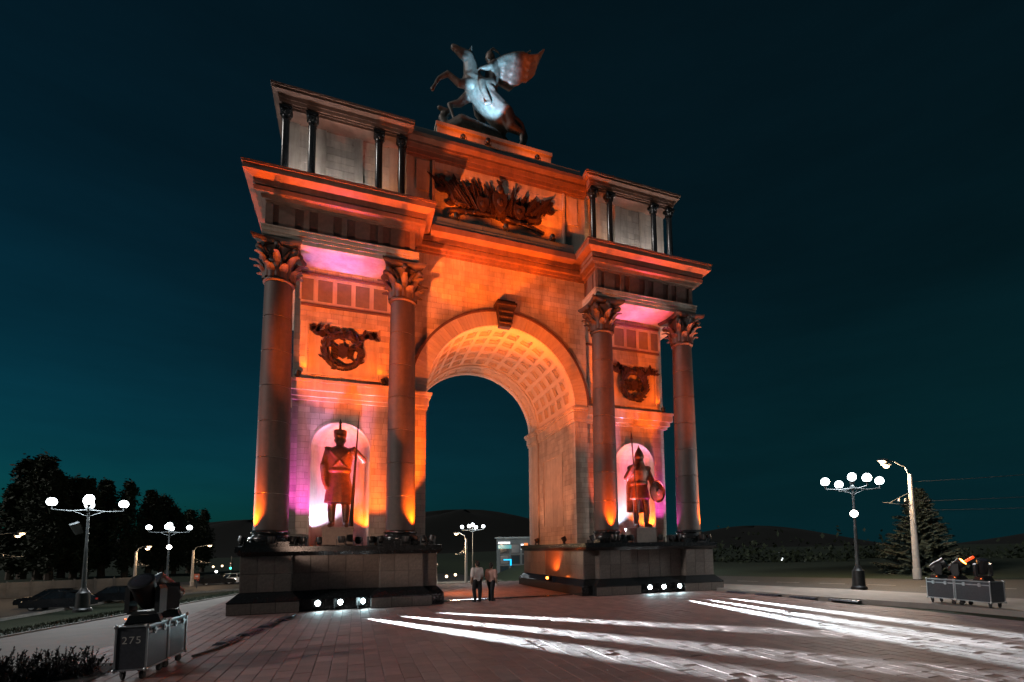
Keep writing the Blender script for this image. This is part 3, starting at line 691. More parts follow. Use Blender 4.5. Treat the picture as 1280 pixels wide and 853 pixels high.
# columns
def shaft_r(z): t = (z-2.5)/8.1; return .489-.074*t**1.4
cproto = None
def make_column(x):
    root = put('column', None, arch, (x, 0, 0))
    b = MB(); b.box(-.60, .60, -.60, .60, 2.003, 2.15); b.lathe([(.59, 2.15), (.62, 2.20), (.62, 2.26), (.59, 2.31), (.53, 2.33), (.51, 2.37), (.53, 2.40), (.555, 2.42), (.555, 2.46), (.52, 2.49), (.49, 2.51)], 32)
    bo = b.build('base', 'black_granite', root, smooth=True)
    nd = 7; zz = [2.51+(10.6-2.51)*i/nd for i in range(nd+1)]
    for i in range(nd):
        d = MB(); z0, z1 = zz[i]+.006, zz[i+1]-.006; k = 5
        pr = [(shaft_r(z0)-.008, z0)]+[(shaft_r(z0+(z1-z0)*(j+.04)/(k+.08)), z0+.008+(z1-z0-.016)*j/k) for j in range(k+1)]+[(shaft_r(z1)-.008, z1)]
        d.lathe(pr, 36); d.build('drum', 'column_granite', root, smooth=True)
    jn = MB(); jn.lathe([(.47, 2.5), (.40, 10.62)], 24); jn.build('joint_mortar', 'kerb_stone', root)
    c = MB(); c.lathe([(.43, 10.60), (.47, 10.64), (.47, 10.69), (.42, 10.72), (.40, 11.2), (.46, 11.55), (.56, 11.72)], 28)
    def leaf(ang, zb, hgt, w, r0, curl):
        n = 7; prev = None
        for i in range(n+1):
            t = i/n; z = zb+hgt*(t if t < .8 else .8+(t-.8)*.4); rr = r0+.05+curl*max(0, t-.45)**1.6*3.0
            if t > .9: z -= .05
            ww = w*(.75+.5*t*(1-t)*2)*(1 if t < .85 else .75)
            th = .035
            row = []
            for u in (-1, -.45, 0, .45, 1):
                a_ = ang+u*ww/rr; ro = rr+.05*(1-u*u); row.append((ro*math.cos(a_), ro*math.sin(a_), z+.0))
            back = [((math.hypot(x_, y_)-th*1.6)*math.cos(math.atan2(y_, x_)), (math.hypot(x_, y_)-th*1.6)*math.sin(math.atan2(y_, x_)), z_) for x_, y_, z_ in row]
            cur = row+back[::-1]
            if prev: c.mesh(prev+cur, [(k_, (k_+1) % 10, 10+(k_+1) % 10, 10+k_) for k_ in range(10)]+([(tuple(range(10, 20)))] if i == n else []))
            prev = cur
    for k in range(8): leaf(k*math.pi/4+.39, 10.70, .46, .14, .41, .22)
    for k in range(8): leaf(k*math.pi/4, 10.74, .80, .13, .40, .34)
    for k in range(4):       # corner volutes and centre rosettes
        a_ = math.pi/4+k*math.pi/2
        for j in range(5):
            t = j/4; r_ = .48+.26*t; c.ball((r_*math.cos(a_), r_*math.sin(a_), 11.45+.24*t-.10*t*t), .075+.035*t, 8, 6)
        for sd in (-1, 1):
            pts = [((.46+.14*t)*math.cos(a_+sd*(.42-.30*t)), (.46+.14*t)*math.sin(a_+sd*(.42-.30*t)), 11.32+.30*t) for t in (0, .33, .66, 1)]
            for p, q in zip(pts, pts[1:]): c.tube(p, q, .05, .05, 6)
        b_ = k*math.pi/2; c.ball((.60*math.cos(b_), .60*math.sin(b_), 11.72), .10, 8, 6)
    ab = []
    for k in range(4):
        a0 = -math.pi/4+k*math.pi/2
        for j in range(8):
            t = -1+2*j/8; base_n = (math.cos(a0+math.pi/4), math.sin(a0+math.pi/4)); tn = (-base_n[1], base_n[0])
            o_ = .60+.13*t*t; ab.append((base_n[0]*o_+tn[0]*t*.74, base_n[1]*o_+tn[1]*t*.74))
    n = len(ab); zs_ = ((11.78, .93), (11.83, .97), (11.85, 1.0), (11.936, 1.0))
    vs = [(x_*f, y_*f, z_) for z_, f in zs_ for x_, y_ in ab]
    c.mesh(vs, [(m_*n+i, m_*n+(i+1) % n, (m_+1)*n+(i+1) % n, (m_+1)*n+i) for m_ in range(3) for i in range(n)]+[tuple(range(n-1, -1, -1)), tuple(range(3*n, 4*n))])
    c.build('capital', 'column_granite', root, smooth=True)
    return root
col0 = make_column(-B)
for x in (-A, A, B):
    c2 = copy_tree(col0, arch); c2.location = Vector((x, 0, 0))*S

# entablature over the wings
def layered(mb, x0, x1, y0, y1, layers, eps=0.0):
    for z0, z1, k, k1 in layers:
        if k == k1: mb.box(x0-k, x1+k, y0-k, y1, z0+.0005, z1)
        else: mb.frustum((x0-k, x1+k, y0-k, y1), (x0-k1, x1+k1, y0-k1, y1), z0+.0005, z1)
YK = 7.0
for s in (-1, 1):
    xi, xo = sorted((s*A, s*B))
    am = MB()
    for z0, z1, k in ((11.94, 12.08, .455), (12.08, 12.21, .475), (12.21, 12.36, .495), (12.36, 12.40, .515)): am.box(xi-k, xo+k, -k, YK, z0+.0005, z1)
    P('architrave', am, 'stone_trim')
    fz = MB(); fz.box(xi-.36, xo+.36, -.36, YK, 12.4005, 13.2)
    fo = P('frieze', fz, 'brown_granite')
    wd = MB(); wd.box(-.24, .24, -.035, 0, -.39, .39); wdm = wd.me('frieze_panel', 'frieze_granite')
    nw = MB(); nw.box(-.085, .085, -.05, 0, -.395, .395); nwm = nw.me('frieze_strip', 'frieze_granite')
    per = (xo-xi+.72)/4.0
    for i in range(4): put('frieze_panel', wdm, fo, (xi-.36+per*(i+.5), -.36, 12.8))
    for i in range(5): put('frieze_strip', nwm, fo, (xi-.36+per*i+(.09 if i == 0 else -.09 if i == 4 else 0), -.36, 12.8))
    nr = MB(); nr.box(-.05, 0, -.085, .085, -.395, .395); wr_ = MB(); wr_.box(-.035, 0, -.24, .24, -.39, .39); nrm, wrm = nr.me('frieze_strip', 'frieze_granite'), wr_.me('frieze_panel', 'frieze_granite')
    put('frieze_strip', nrm, fo, (xi-.36, -.26, 12.8)); put('frieze_panel', wrm, fo, (xi-.36, .24, 12.8))
    cm = MB(); layered(cm, xi, xo, 0, YK+.3, ((13.2, 13.27, .40, .42), (13.27, 13.38, .50, .54), (13.38, 13.52, .70, .72), (13.52, 13.58, .66, .66), (13.58, 13.77, .72, .72), (13.77, 13.86, .74, .975), (13.86, 14.04, .985, .985), (14.04, 14.10, 1.015, 1.015)))
    P('cornice', cm, 'stone_cornice')
    fl = MB(); fl.box(xi-1.03, xo+1.03, -1.03, YK+.3, 14.101, 14.13); P('flashing', fl, 'brown_granite')
# centre cornice
cm = MB(); xw = A-1.02+.01
for z0, z1, k, k1 in ((13.2, 13.27, .04, .05), (13.27, 13.38, .12, .15), (13.38, 13.52, .28, .30), (13.52, 13.58, .26, .26), (13.58, 13.77, .32, .32), (13.77, 13.86, .34, .56), (13.86, 14.09, .575, .575)):
    ext = A-.42-.002 if z1 < 13.3 else (A-.54-.002 if z1 < 13.4 else (A-.72-.002 if z1 < 13.8 else A-1.015-.002))
    cm.frustum((-ext, ext, YS-k, 1.3), (-ext, ext, YS-k1, 1.3), z0+.0005, z1)
P('centre_cornice', cm, 'stone_cornice')
def blocking(name, x, y0, y1, z0, tiers):
    root = None
    for (dz, k, n) in tiers:
        w = 2*x/n
        bm_ = MB(); bm_.box(-w/2+.004, w/2-.004, 0, y1-y0-k, 0, dz-.004); me_ = bm_.me('flashing_sheet', 'zinc')
        for i in range(n):
            o = put('flashing_sheet', me_, arch if root is None else root, (-x+(i+.5)*w, y0+k, z0) if root is None else (-x+(i+.5)*w, y0+k, z0))
        z0 += dz
blocking('blocking', A-1.03, .34, 1.085, 14.095, ((.20, 0, 7), (.24, .05, 6)))
# attic
at = MB(); at.box(-3.83, 3.83, 1.1, 6.5, 14.1, 18.1)
ao = P('attic_wall', at, 'stone_trim')
ac = MB(); clad(ac, -2.72, 2.72, 14.56, 17.28, lambda u, v, w: (u, 1.1-w, v), seed=81, bw=.55, bh=.27)
tag(P('stone_block', ac, 'stone', ao), kind='stuff')
for s in (-1, 1):
    ap = MB(); a = sorted((s*2.74, s*2.84)); ap.box(a[0], a[1], 1.03, 1.099, 14.56, 17.28); P('attic_strip', ap, 'stone_trim', ao)
    ap = MB(); a = sorted((s*2.98, s*3.45)); ap.box(a[0], a[1], 1.065, 1.099, 15.95, 17.2); P('attic_panel', ap, 'stone', ao)
cm = MB()
for z0, z1, k, k1 in ((17.28, 17.38, .03, .05), (17.38, 17.55, .10, .12), (17.55, 17.70, .16, .20), (17.70, 17.80, .22, .22), (17.80, 17.92, .24, .34), (17.92, 18.08, .35, .35)):
    cm.frustum((-3.83, 3.83, 1.1-k, 1.3), (-3.83, 3.83, 1.1-k1, 1.3), z0+.0005, z1)
P('attic_cornice', cm, 'stone_cornice', ao)
blocking('blocking_top', 3.56, .86, 2.2, 18.085, ((.16, 0, 7), (.20, .06, 6)))
for s in (-1, 1):
    xi, xo = sorted((s*3.835, s*8.05))
    lw = MB(); lw.box(xi, xo, 1.3, 6.6, 14.1, 17.5)
    lo = P('loggia_wall', lw, 'stone_trim')
    lc = MB(); clad(lc, xi, xo, 14.98, 17.5, lambda u, v, w: (u, 1.3-w, v), seed=85+s, bw=.55, bh=.27); tag(P('stone_block', lc, 'stone', lo), kind='stuff')
    for xp in (4.3, 5.55, 6.85, 7.75):  # raised strips; the middle two are small-column shadows turned into relief
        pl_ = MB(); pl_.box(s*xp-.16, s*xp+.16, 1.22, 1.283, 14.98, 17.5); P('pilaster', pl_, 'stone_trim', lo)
    pd = MB(); pd.box(xi-.05, xo+.05, .86, 1.28, 14.131, 14.9); pd.box(xi-.1, xo+.1, .80, 1.281, 14.901, 14.98); P('shading_parapet', pd, 'black_granite', lo)  # unseen from below; height set so its shadow bands the loggia wall
    cm = MB(); x0, x1 = sorted((s*3.591, s*8.426)); y0 = .327
    for z0, z1, k, k1 in ((17.5, 17.60, .34, .34), (17.60, 17.66, .30, .30), (17.66, 17.78, .25, .23), (17.78, 17.92, .21, .20), (17.92, 17.96, .17, .05), (17.96, 18.06, .04, .04), (18.06, 18.11, .0, .0)):
        cm.frustum((x0+k, x1-k, y0+k, 6.9), (x0+k1, x1-k1, y0+k1, 6.9), z0+.0005, z1)
    P('attic_cornice', cm, 'stone_cornice', lo)
    fl = MB(); fl.box(x0-.012, x1+.012, y0-.012, 6.9, 18.111, 18.14); P('flashing', fl, 'brown_granite', lo)
    for xp in (4.03, 4.85, 7.12, 7.97):
        c = MB(); c.box(-.17, .17, -.17, .17, 14.13, 14.3); c.lathe([(.16, 14.3), (.15, 14.36), (.135, 14.42), (.125, 17.02), (.14, 17.05), (.12, 17.08), (.13, 17.2), (.19, 17.36)], 16)
        for k in range(8): c.ball((.15*math.cos(k*.785), .15*math.sin(k*.785), 17.25), .05, 6, 5)
        for k in range(4): c.ball((.20*math.cos(k*1.571+.785), .20*math.sin(k*1.571+.785), 17.38), .06, 6, 5)
        c.box(-.20, .20, -.20, .20, 17.42, 17.498)
        c.build('small_column', 'black_granite', lo, (s*xp, .68, 0), smooth=True)
rf = MB(); rf.box(-3.5, 3.5, 2.2, 6.4, 18.1, 18.4); P('roof', rf, 'zinc')
bk = MB(); bk.box(-2.55, 2.55, 1.85, 5.8, 18.4, 19.55); bk.box(-2.6, 2.6, 1.80, 5.85, 19.551, 19.70); P('statue_plinth', bk, 'stone_trim')

# trophy of arms on the attic
tr_base = MB(); rt = random.Random(9)
TC = (-.22, 1.04, 15.75)
for i in range(14):
    x = -1.85+3.3*i/13; tr_base.ball((x, 1.07, 15.62+.10*math.sin(i*1.3)+.10*(x+.2)**2), .24+.08*rt.random(), 8, 6, (1.2, .30, 1))
tro = P('trophy_relief', tr_base, 'bronze')
def rotpoly(poly, ox, oz, an): return [(ox+x*math.cos(an)-z*math.sin(an), oz+x*math.sin(an)+z*math.cos(an)) for x, z in poly]
for i in range(64):                 # banners and spears fan out from a crescent
    t = -1+2*i/63+rt.uniform(-.03, .03); an = -t*R(46)+rt.uniform(-.22, .22)
    ox = TC[0]+t*1.62; oz = 15.32+.34*t*t+rt.uniform(-.02, .30)
    ln = max(.5, (16.95+.12*math.sin(i*1.7)-oz)/math.cos(an)*rt.uniform(.62, 1.0))*(1-.18*t*t)
    y0 = 1.02-rt.uniform(0, .13)
    if i % 3 == 2:
        b = MB(); b.prism(rotpoly([(-.02, 0), (.02, 0), (.02, ln*.82), (.06, ln*.86), (0, ln*1.02), (-.06, ln*.86), (-.02, ln*.82)], ox, oz, an), y0, y0+.05); b.build('spear', 'bronze', tro)
    else:
        w = rt.uniform(.05, .10); b = MB()
        pl = [(-w*.6, 0), (w*.6, 0), (w, ln*.35), (w*.7, ln*.55), (w*1.25, ln*.75), (w*.5, ln*.88), (0, ln*1.0), (-w*.4, ln*.86), (-w*1.3, ln*.72), (-w*.8, ln*.5), (-w*1.1, ln*.3)]
        b.prism(rotpoly(pl, ox, oz, an), y0, y0+.06); b.tube((ox, y0-.02, oz), (ox-ln*.95*math.sin(an), y0-.02, oz+ln*.95*math.cos(an)), .024, .018, 6); b.build('banner', 'bronze', tro)
for (x, z, w, h_) in ((-.12, 16.0, .30, .42), (-.85, 15.75, .24, .30), (.70, 15.78, .24, .30)):
    b = MB(); b.prism([(x+u*w, z+v*h_) for u, v in ((-1, .8), (-.5, 1), (0, .85), (.5, 1), (1, .8), (.95, 0), (.6, -.7), (0, -1.1), (-.6, -.7), (-.95, 0))], .78, .95); b.ball((x, .80, z), w*.5, 10, 8, (1, .5, 1.2)); b.build('shield', 'bronze', tro)
for sd in (-1, 1):
    for k in range(4):
        b = MB(); x = TC[0]+sd*(.35+.33*k); z = 15.42-.02*k
        b.tube((x, .92, z), (x+sd*.62, .86, z-.10-.05*k+rt.uniform(-.04, .08)), .085, .065, 10); b.ball((x+sd*.62, .86, z-.10-.05*k), .085, 8, 6); b.build('cannon', 'bronze', tro)
    for k in range(12):
        x = TC[0]+sd*(1.45+1.05*rt.random()**.8); dx = abs(x-TC[0])-1.45; z = 15.72+.78*dx+rt.uniform(-.32, .28)*(1.1-.5*dx/1.3); an = rt.uniform(-1.6, 1.6)-sd*.5
        b = MB(); y0 = .92+rt.uniform(0, .1); b.prism(rotpoly([(u*2.2, v*1.9) for u, v in leaf_poly], x, z, an), y0, y0+.09); b.build('oak_leaf', 'bronze', tro)
    b = MB(); pts = []
    for k in range(11):
        t = k/10; a_ = t*4.0; pts.append((TC[0]+sd*(1.3+1.0*t+.12*math.sin(a_*1.5)), .97, 15.62+.95*t*t))
    for k, (p, q) in enumerate(zip(pts, pts[1:])): b.tube(p, q, .13-.008*k, .122-.008*k, 8)
    b.build('garland', 'bronze', tro)
b = MB(); b.ball((-.12, .84, 16.55), .17, 12, 10, (1, .8, 1.15)); b.prism([(-.12+u, 16.62+v) for u, v in ((-.10, 0), (.10, 0), (.06, .22), (.14, .34), (0, .30), (-.14, .34), (-.06, .22))], .80, .90); b.build('helmet', 'bronze', tro)

# ------------------------------------------------------------------ statues
def soldier():
    H = 3.32; b = MB()
    def p(x, y, z, r): return (x*H, y*H, z*H, r*H)
    for sx in (-1, 1):   # legs and boots
        limb(b, p(.055*sx, 0, .50, .058), p(.062*sx, -.005, .28, .042), p(.068*sx, .005, .20, .042), p(.066*sx, .01, .05, .030))
        limb(b, p(.066*sx, .01, .04, .030), p(.080*sx, -.075, .022, .024))
    # torso and long coat, belted
    b.lathe([(.115*H, .255*H), (.125*H, .26*H), (.118*H, .34*H), (.104*H, .44*H), (.092*H, .53*H), (.086*H, .585*H), (.094*H, .62*H), (.108*H, .70*H), (.112*H, .76*H), (.098*H, .815*H), (.050*H, .85*H)], 28, (0, 0, 0), sx=1.16, sy=.86)
    for i in range(len(b.v)):   # coat folds
        x, y, z = b.v[i]
        if z < .56*H and z > .25*H and math.hypot(x, y) > .08*H:
            a_ = math.atan2(y, x); k = 1+.075*math.sin(9*a_+1)*(1-(z/H-.25)/.31)
            b.v[i] = (x*k, y*k, z)
    b.lathe([(.090*H, .575*H), (.102*H, .58*H), (.102*H, .605*H), (.090*H, .61*H)], 24, sx=1.14, sy=.88)
    limb(b, p(-.105, 0, .795, .046), p(-.140, .0, .66, .041), p(-.146, -.02, .64, .042), p(-.138, -.035, .50, .034), p(-.132, -.045, .455, .026))        # hanging arm
    limb(b, p(.105, 0, .795, .046), p(.205, -.01, .735, .040), p(.225, -.02, .715, .040), p(.175, -.09, .765, .033), p(.150, -.115, .795, .028))          # raised arm on the musket
    for k in range(4):
        limb(b, p(-.138+.010*k, -.055+.004*k, .445, .0095), p(-.136+.010*k, -.062, .415, .0088), p(-.132+.009*k, -.058, .392, .0075))
        limb(b, p(.150, -.125, .818-.014*k, .0095), p(.128, -.150, .818-.014*k, .009), p(.112, -.140, .818-.014*k, .008))
    limb(b, p(-.120, -.062, .45, .010), p(-.114, -.07, .428, .009)); limb(b, p(.158, -.135, .80, .010), p(.140, -.150, .83, .009))
    limb(b, p(0, 0, .83, .042), p(0, -.005, .88, .036))
    b.ball((0, -.012*H, .915*H), .056*H, 14, 10, (.92, 1.05, 1.18)); limb(b, p(0, -.062, .915, .010), p(0, -.068, .903, .012)); limb(b, p(-.03, -.058, .893, .012), p(.03, -.058, .893, .012))
    for sx in (-1, 1): b.ball((sx*.053*H, 0, .915*H), .014*H, 8, 6, (.6, 1, 1.3))
    # shako fused to the head
    b.lathe([(.060*H, .945*H), (.064*H, .95*H), (.063*H, .975*H), (.067*H, 1.015*H), (.058*H, 1.024*H)], 20, (0, -.005*H, 0)); b.ball((0, -.055*H, .95*H), .040*H, 12, 6, (1.1, .9, .25))
    for sx in (-1, 1): limb(b, p(.09*sx, -.085, .79, .012), p(-.07*sx, -.105, .62, .010))   # cross belts
    for sx in (-1, 1): b.ball((sx*.115*H, 0, .832*H), .032*H, 10, 6, (1.2, 1, .5))
    return remesh(b, .032, 2)
def knight():
    H = 3.22; b = MB()
    def p(x, y, z, r): return (x*H, y*H, z*H, r*H)
    limb(b, p(-.055, 0, .50, .060), p(-.062, -.012, .285, .044), p(-.066, 0, .20, .044), p(-.062, .015, .05, .031)); limb(b, p(-.062, .01, .04, .030), p(-.085, -.075, .022, .025))
    limb(b, p(.055, 0, .50, .060), p(.075, -.03, .285, .044), p(.082, -.02, .20, .044), p(.080, -.01, .05, .031)); limb(b, p(.080, -.01, .04, .030), p(.110, -.085, .022, .025))
    b.lathe([(.112*H, .385*H), (.122*H, .39*H), (.112*H, .46*H), (.098*H, .54*H), (.090*H, .585*H), (.097*H, .63*H), (.112*H, .70*H), (.116*H, .76*H), (.098*H, .815*H), (.055*H, .85*H)], 28, sx=1.16, sy=.86)
    for i in range(len(b.v)):
        x, y, z = b.v[i]
        if .38*H < z < .56*H and math.hypot(x, y) > .08*H:
            a_ = math.atan2(y, x); k = 1+.06*math.sin(10*a_)*(1-(z/H-.38)/.18); b.v[i] = (x*k, y*k, z)
    b.lathe([(.094*H, .575*H), (.106*H, .58*H), (.106*H, .605*H), (.094*H, .61*H)], 24, sx=1.14, sy=.88)
    for sx in (-1, 1): b.ball((sx*.125*H, 0, .80*H), .050*H, 12, 8, (1.1, 1, .8))
    limb(b, p(-.115, 0, .785, .046), p(-.205, -.02, .665, .041), p(-.210, -.035, .655, .041), p(-.180, -.09, .74, .034), p(-.170, -.11, .80, .028))
    limb(b, p(.115, 0, .785, .046), p(.170, -.01, .66, .041), p(.175, -.02, .645, .040), p(.165, -.07, .54, .033), p(.160, -.085, .50, .028))
    for k in range(4):
        limb(b, p(-.170, -.115, .822-.014*k, .0095), p(-.148, -.140, .822-.014*k, .009), p(-.135, -.128, .822-.014*k, .008))
        limb(b, p(.150+.008*k, -.095, .49, .0095), p(.150+.008*k, -.105, .46, .009), p(.155+.006*k, -.09, .44, .008))
    limb(b, p(-.178, -.125, .80, .010), p(-.160, -.14, .83, .009)); limb(b, p(.140, -.09, .49, .010), p(.135, -.10, .465, .009))
    # cloak folds behind, mail coif and neck
    b.lathe([(.085*H, .80*H), (.075*H, .85*H), (.062*H, .89*H), (.058*H, .93*H)], 18)
    b.ball((0, -.012*H, .915*H), .055*H, 14, 10, (.92, 1.05, 1.18)); limb(b, p(0, -.062, .915, .010), p(0, -.068, .90, .012)); limb(b, p(-.025, -.056, .885, .014), p(.025, -.056, .885, .014), p(0, -.05, .862, .018))
    b.lathe([(.063*H, .935*H), (.067*H, .945*H), (.062*H, .98*H), (.048*H, 1.02*H), (.026*H, 1.06*H), (.010*H, 1.085*H), (.008*H, 1.12*H)], 20, (0, -.005*H, 0))
    for k in range(9):
        x = -.10+.025*k; limb(b, p(x, .075, .82, .022), p(x*1.25, .10, .55, .022), p(x*1.35, .095, .22, .020))
    return remesh(b, .032, 2)
def statue_block(parent):
    b = MB(); b.box(-.47, .47, -.47, .47, 0, .56); b.box(-.50, .50, -.50, .50, .561, .63); b.build('block', 'statue_block_granite', parent)
stL = thing('soldier_statue', 'bronze soldier in long coat and shako holding an upright musket, in left niche', 'statue', (-BAY-.02, .62, ZCAP))
statue_block(stL)
soldier().build('body', 'statue_bronze', stL, (0, 0, .63), smooth=True)
g = MB(); gx, gy = .150*3.32+.03, -.137*3.32
g.tube((gx-.13, gy, .66), (gx-.10, gy, 1.25), .085, .06, 8); g.tube((gx-.10, gy, 1.25), (gx, gy, 3.2), .055, .035, 8); g.tube((gx, gy, 3.2), (gx+.05, gy, 4.15), .028, .022, 8); g.build('musket', 'bronze', stL, smooth=True)
g = MB(); g.tube((gx+.05, gy-.03, 4.1), (gx+.075, gy-.03, 4.62), .02, .006, 6); g.build('bayonet', 'bronze', stL)
g = MB(); g.tube((0, -.03, 4.02), (0, -.03, 4.28), .045, .035, 8); g.ball((0, -.03, 4.3), .05, 8, 6); g.tube((0, -.03, 4.3), (0, -.03, 4.42), .03, .01, 8); g.build('plume', 'bronze', stL)
stR = thing('knight_statue', 'bronze knight in pointed helmet with spear and round shield, in right niche', 'statue', (BAY-.02, .62, ZCAP))
statue_block(stR)
knight().build('body', 'statue_bronze', stR, (0, 0, .63), smooth=True)
g = MB(); gx = -.158*3.22; g.tube((gx+.16, -.42, .64), (gx-.06, -.42, 4.35), .03, .026, 8); g.tube((gx-.06, -.42, 4.35), (gx-.085, -.42, 4.75), .05, .004, 6); g.build('spear', 'bronze', stR)
g = MB(); g.lathe([(.02, .10), (.10, .10), (.14, .05), (.40, .02), (.47, -.02), (.49, .02), (.47, .05), (.40, -.04), (.02, -.04)], 28)
so_ = g.build('round_shield', 'bronze', stR, (.68, -.30, 2.18), (R(90), 0, R(18)), smooth=True)

def horseman():
    b = MB()
    L = limb
    # horse rearing to the left: rump low right, chest high left (x, y, z, r)
    L(b, (.55, 0, 1.85, .62), (.05, 0, 2.25, .60), (-.45, 0, 2.75, .58), (-.75, -.02, 3.05, .50))
    b.ball((.62, 0, 1.80), .66, 16, 12, (1, .85, 1))
    L(b, (-.70, -.02, 3.05, .48), (-.82, -.08, 3.45, .38), (-.90, -.15, 3.80, .32), (-.98, -.2, 4.02, .28))     # neck
    L(b, (-1.00, -.2, 4.08, .27), (-1.32, -.3, 4.05, .22), (-1.60, -.38, 4.10, .155), (-1.70, -.4, 4.10, .14))      # head
    L(b, (-1.12, -.30, 3.88, .17), (-1.45, -.38, 3.93, .11))
    for sy in (-1, 1): L(b, (-.92, -.2+sy*.12, 4.28, .08), (-.84, -.2+sy*.14, 4.62, .02))
    # forelegs raised and folded
    L(b, (-.80, -.25, 2.75, .26), (-1.45, -.38, 2.45, .17), (-1.95, -.42, 2.72, .125), (-2.35, -.42, 2.35, .09), (-2.55, -.42, 1.92, .075), (-2.62, -.42, 1.75, .10))
    L(b, (-.75, .25, 2.75, .26), (-1.30, .32, 2.15, .17), (-1.75, .35, 1.95, .12), (-1.60, .35, 1.50, .08), (-1.50, .35, 1.25, .095))
    # hind legs
    L(b, (.70, -.28, 1.75, .42), (.95, -.36, 1.15, .26), (1.48, -.38, .95, .15), (1.50, -.38, .48, .10), (1.32, -.40, .14, .12))
    L(b, (.60, .28, 1.75, .42), (.62, .36, 1.05, .26), (1.12, .38, .75, .15), (1.10, .38, .35, .10), (.95, .36, .10, .12))
    # tail
    L(b, (1.15, 0, 2.0, .14), (1.55, .05, 1.75, .17), (1.78, .08, 1.2, .16), (1.72, .1, .7, .08))
    # mane
    for k in range(9):
        t = k/8; L(b, (-.42-.42*t, .02, 3.30+.95*t, .11), (-.20-.42*t, .06, 3.25+.90*t+.08*math.sin(k*2), .05))
    # saddle cloth
    b.ball((-.10, 0, 2.62), .62, 16, 10, (.75, 1.05, .55))
    # rider leaning back, one hand forward on the reins, the other raised with the spear
    for sy in (-1, 1): L(b, (.05, sy*.32, 3.0, .23), (-.45, sy*.60, 2.62, .19), (-.40, sy*.66, 2.2, .15), (-.10, sy*.62, 1.75, .11), (-.30, sy*.64, 1.62, .09))
    L(b, (.08, 0, 3.0, .34), (.14, 0, 3.5, .33), (.20, 0, 3.95, .36), (.14, 0, 4.25, .16), (.10, -.02, 4.4, .15))
    b.ball((.06, -.02, 4.56), .20, 14, 10, (1, .9, 1.2)); L(b, (-.13, -.03, 4.54, .04), (-.16, -.03, 4.48, .04))
    b.lathe([(.22, 4.58), (.23, 4.66), (.18, 4.80), (.08, 4.90), (.03, 4.98)], 14, (.08, -.02, 0)); L(b, (.06, 0, 4.95, .05), (.22, 0, 5.15, .06), (.48, 0, 5.05, .05), (.62, 0, 4.9, .02))
    L(b, (.18, -.36, 4.05, .16), (-.02, -.55, 3.62, .13), (-.36, -.48, 3.48, .10), (-.46, -.46, 3.46, .085))
    L(b, (.22, .36, 4.05, .16), (.55, .55, 4.25, .13), (.70, .50, 4.65, .11), (.72, .48, 4.80, .09))
    for k in range(4): L(b, (-.46, -.52+.035*k, 3.44, .035), (-.54, -.50+.035*k, 3.42, .03), (-.54, -.49+.035*k, 3.35, .028))
    # cloak streaming to the right
    for k in range(12):
        v = k/11; y = -.42+.84*v; w = .10*math.sin(k*2.1)
        L(b, (.25, y*.8, 4.15-.15*v, .11), (.70, y+w, 4.45-.55*v+w, .13), (1.15, y*1.1-w, 4.70-.75*v, .14), (1.55, y+w, 4.95-.70*v-w, .12), (1.95, y*.9, 5.0-.45*v+w, .10), (2.35, y*.8, 5.25-.35*v, .08), (2.68-.2*v, y*.7, 5.72-.4*v, .05))
    # serpent under the hooves and rock
    L(b, (-1.9, -.1, .35, .26), (-1.3, -.35, .62, .34), (-.5, -.3, .50, .36), (.2, -.1, .62, .34), (.8, .2, .35, .28), (1.5, .3, .30, .18), (2.0, .1, .55, .09))
    L(b, (-1.9, -.1, .35, .24), (-2.15, -.15, .75, .18), (-1.95, -.2, 1.05, .16), (-2.3, -.25, 1.12, .10))
    L(b, (-.2, .2, .6, .1), (.3, .5, 1.1, .1), (.7, .55, .75, .06))
    return remesh(b, .045, 2)
eq = thing('equestrian_statue', 'bronze rider with streaming cloak on a rearing horse, on top of the arch', 'statue', (0.0, 3.2, 19.70))
hb = MB(); hm = horseman()
hm.build('body', 'horse_bronze', eq, (0, 0, .52), smooth=True)
rk = MB(); rr_ = random.Random(2)
for i in range(9): rk.ball((-1.9+.48*i, rr_.uniform(-.3, .3), .12), rr_.uniform(.35, .5), 9, 6, (1.2, 1.1, .9))
remesh(rk, .09, 1).build('rock', 'horse_bronze', eq, (0, 0, 0))
sp = MB(); sp.tube((2.25, .45, 6.75), (-2.1, .35, 1.9), .04, .04, 8); sp.build('spear', 'horse_bronze', eq, (0, 0, 0))

# ------------------------------------------------------------------ stage lights on and around the arch
_par = {}
def par_can(loc, aim, label, group, r=.11, lens='lens_glass', ln=.22):
    t = thing('spotlight', label, 'spotlight', loc, 0, group)
    d = (Vector(aim)-Vector(loc)); q = d.to_track_quat('Y', 'Z').to_euler()
    key = (r, ln)
    if key not in _par:
        c = MB(); n0 = len(c.v); c.lathe([(r*.55, -ln*.5), (r*.8, -ln*.42), (r, -ln*.1), (r, ln*.5), (r*.88, ln*.5), (r*.88, ln*.42)], 16)
        c.v = [(x, z, -y) for x, y, z in c.v]
        l = MB(); l.lathe([(r*.90, ln*.40), (r*.3, ln*.45), (.002, ln*.46)], 16); l.v = [(x, z, -y) for x, y, z in l.v]
        y = MB(); w = r*1.25
        y.box(-w-.015, -w, -.03, .03, -r*1.6, .02); y.box(w, w+.015, -.03, .03, -r*1.6, .02); y.box(-w-.015, w+.015, -.06, .06, -r*1.6-.02, -r*1.6)
        _par[key] = (c.me('can', 'plastic_black', True), l, y.me('yoke', 'black_metal'))
    c, l, y = _par[key]; zc = r*1.6+.02
    put('can', c, t, (0, 0, zc), q); put('lens', l.me('lens', lens), t, (0, 0, zc), q)
    put('yoke', y, t, (0, 0, zc), (0, 0, q.z))
    return t, Vector(loc)+Vector((0, 0, zc))
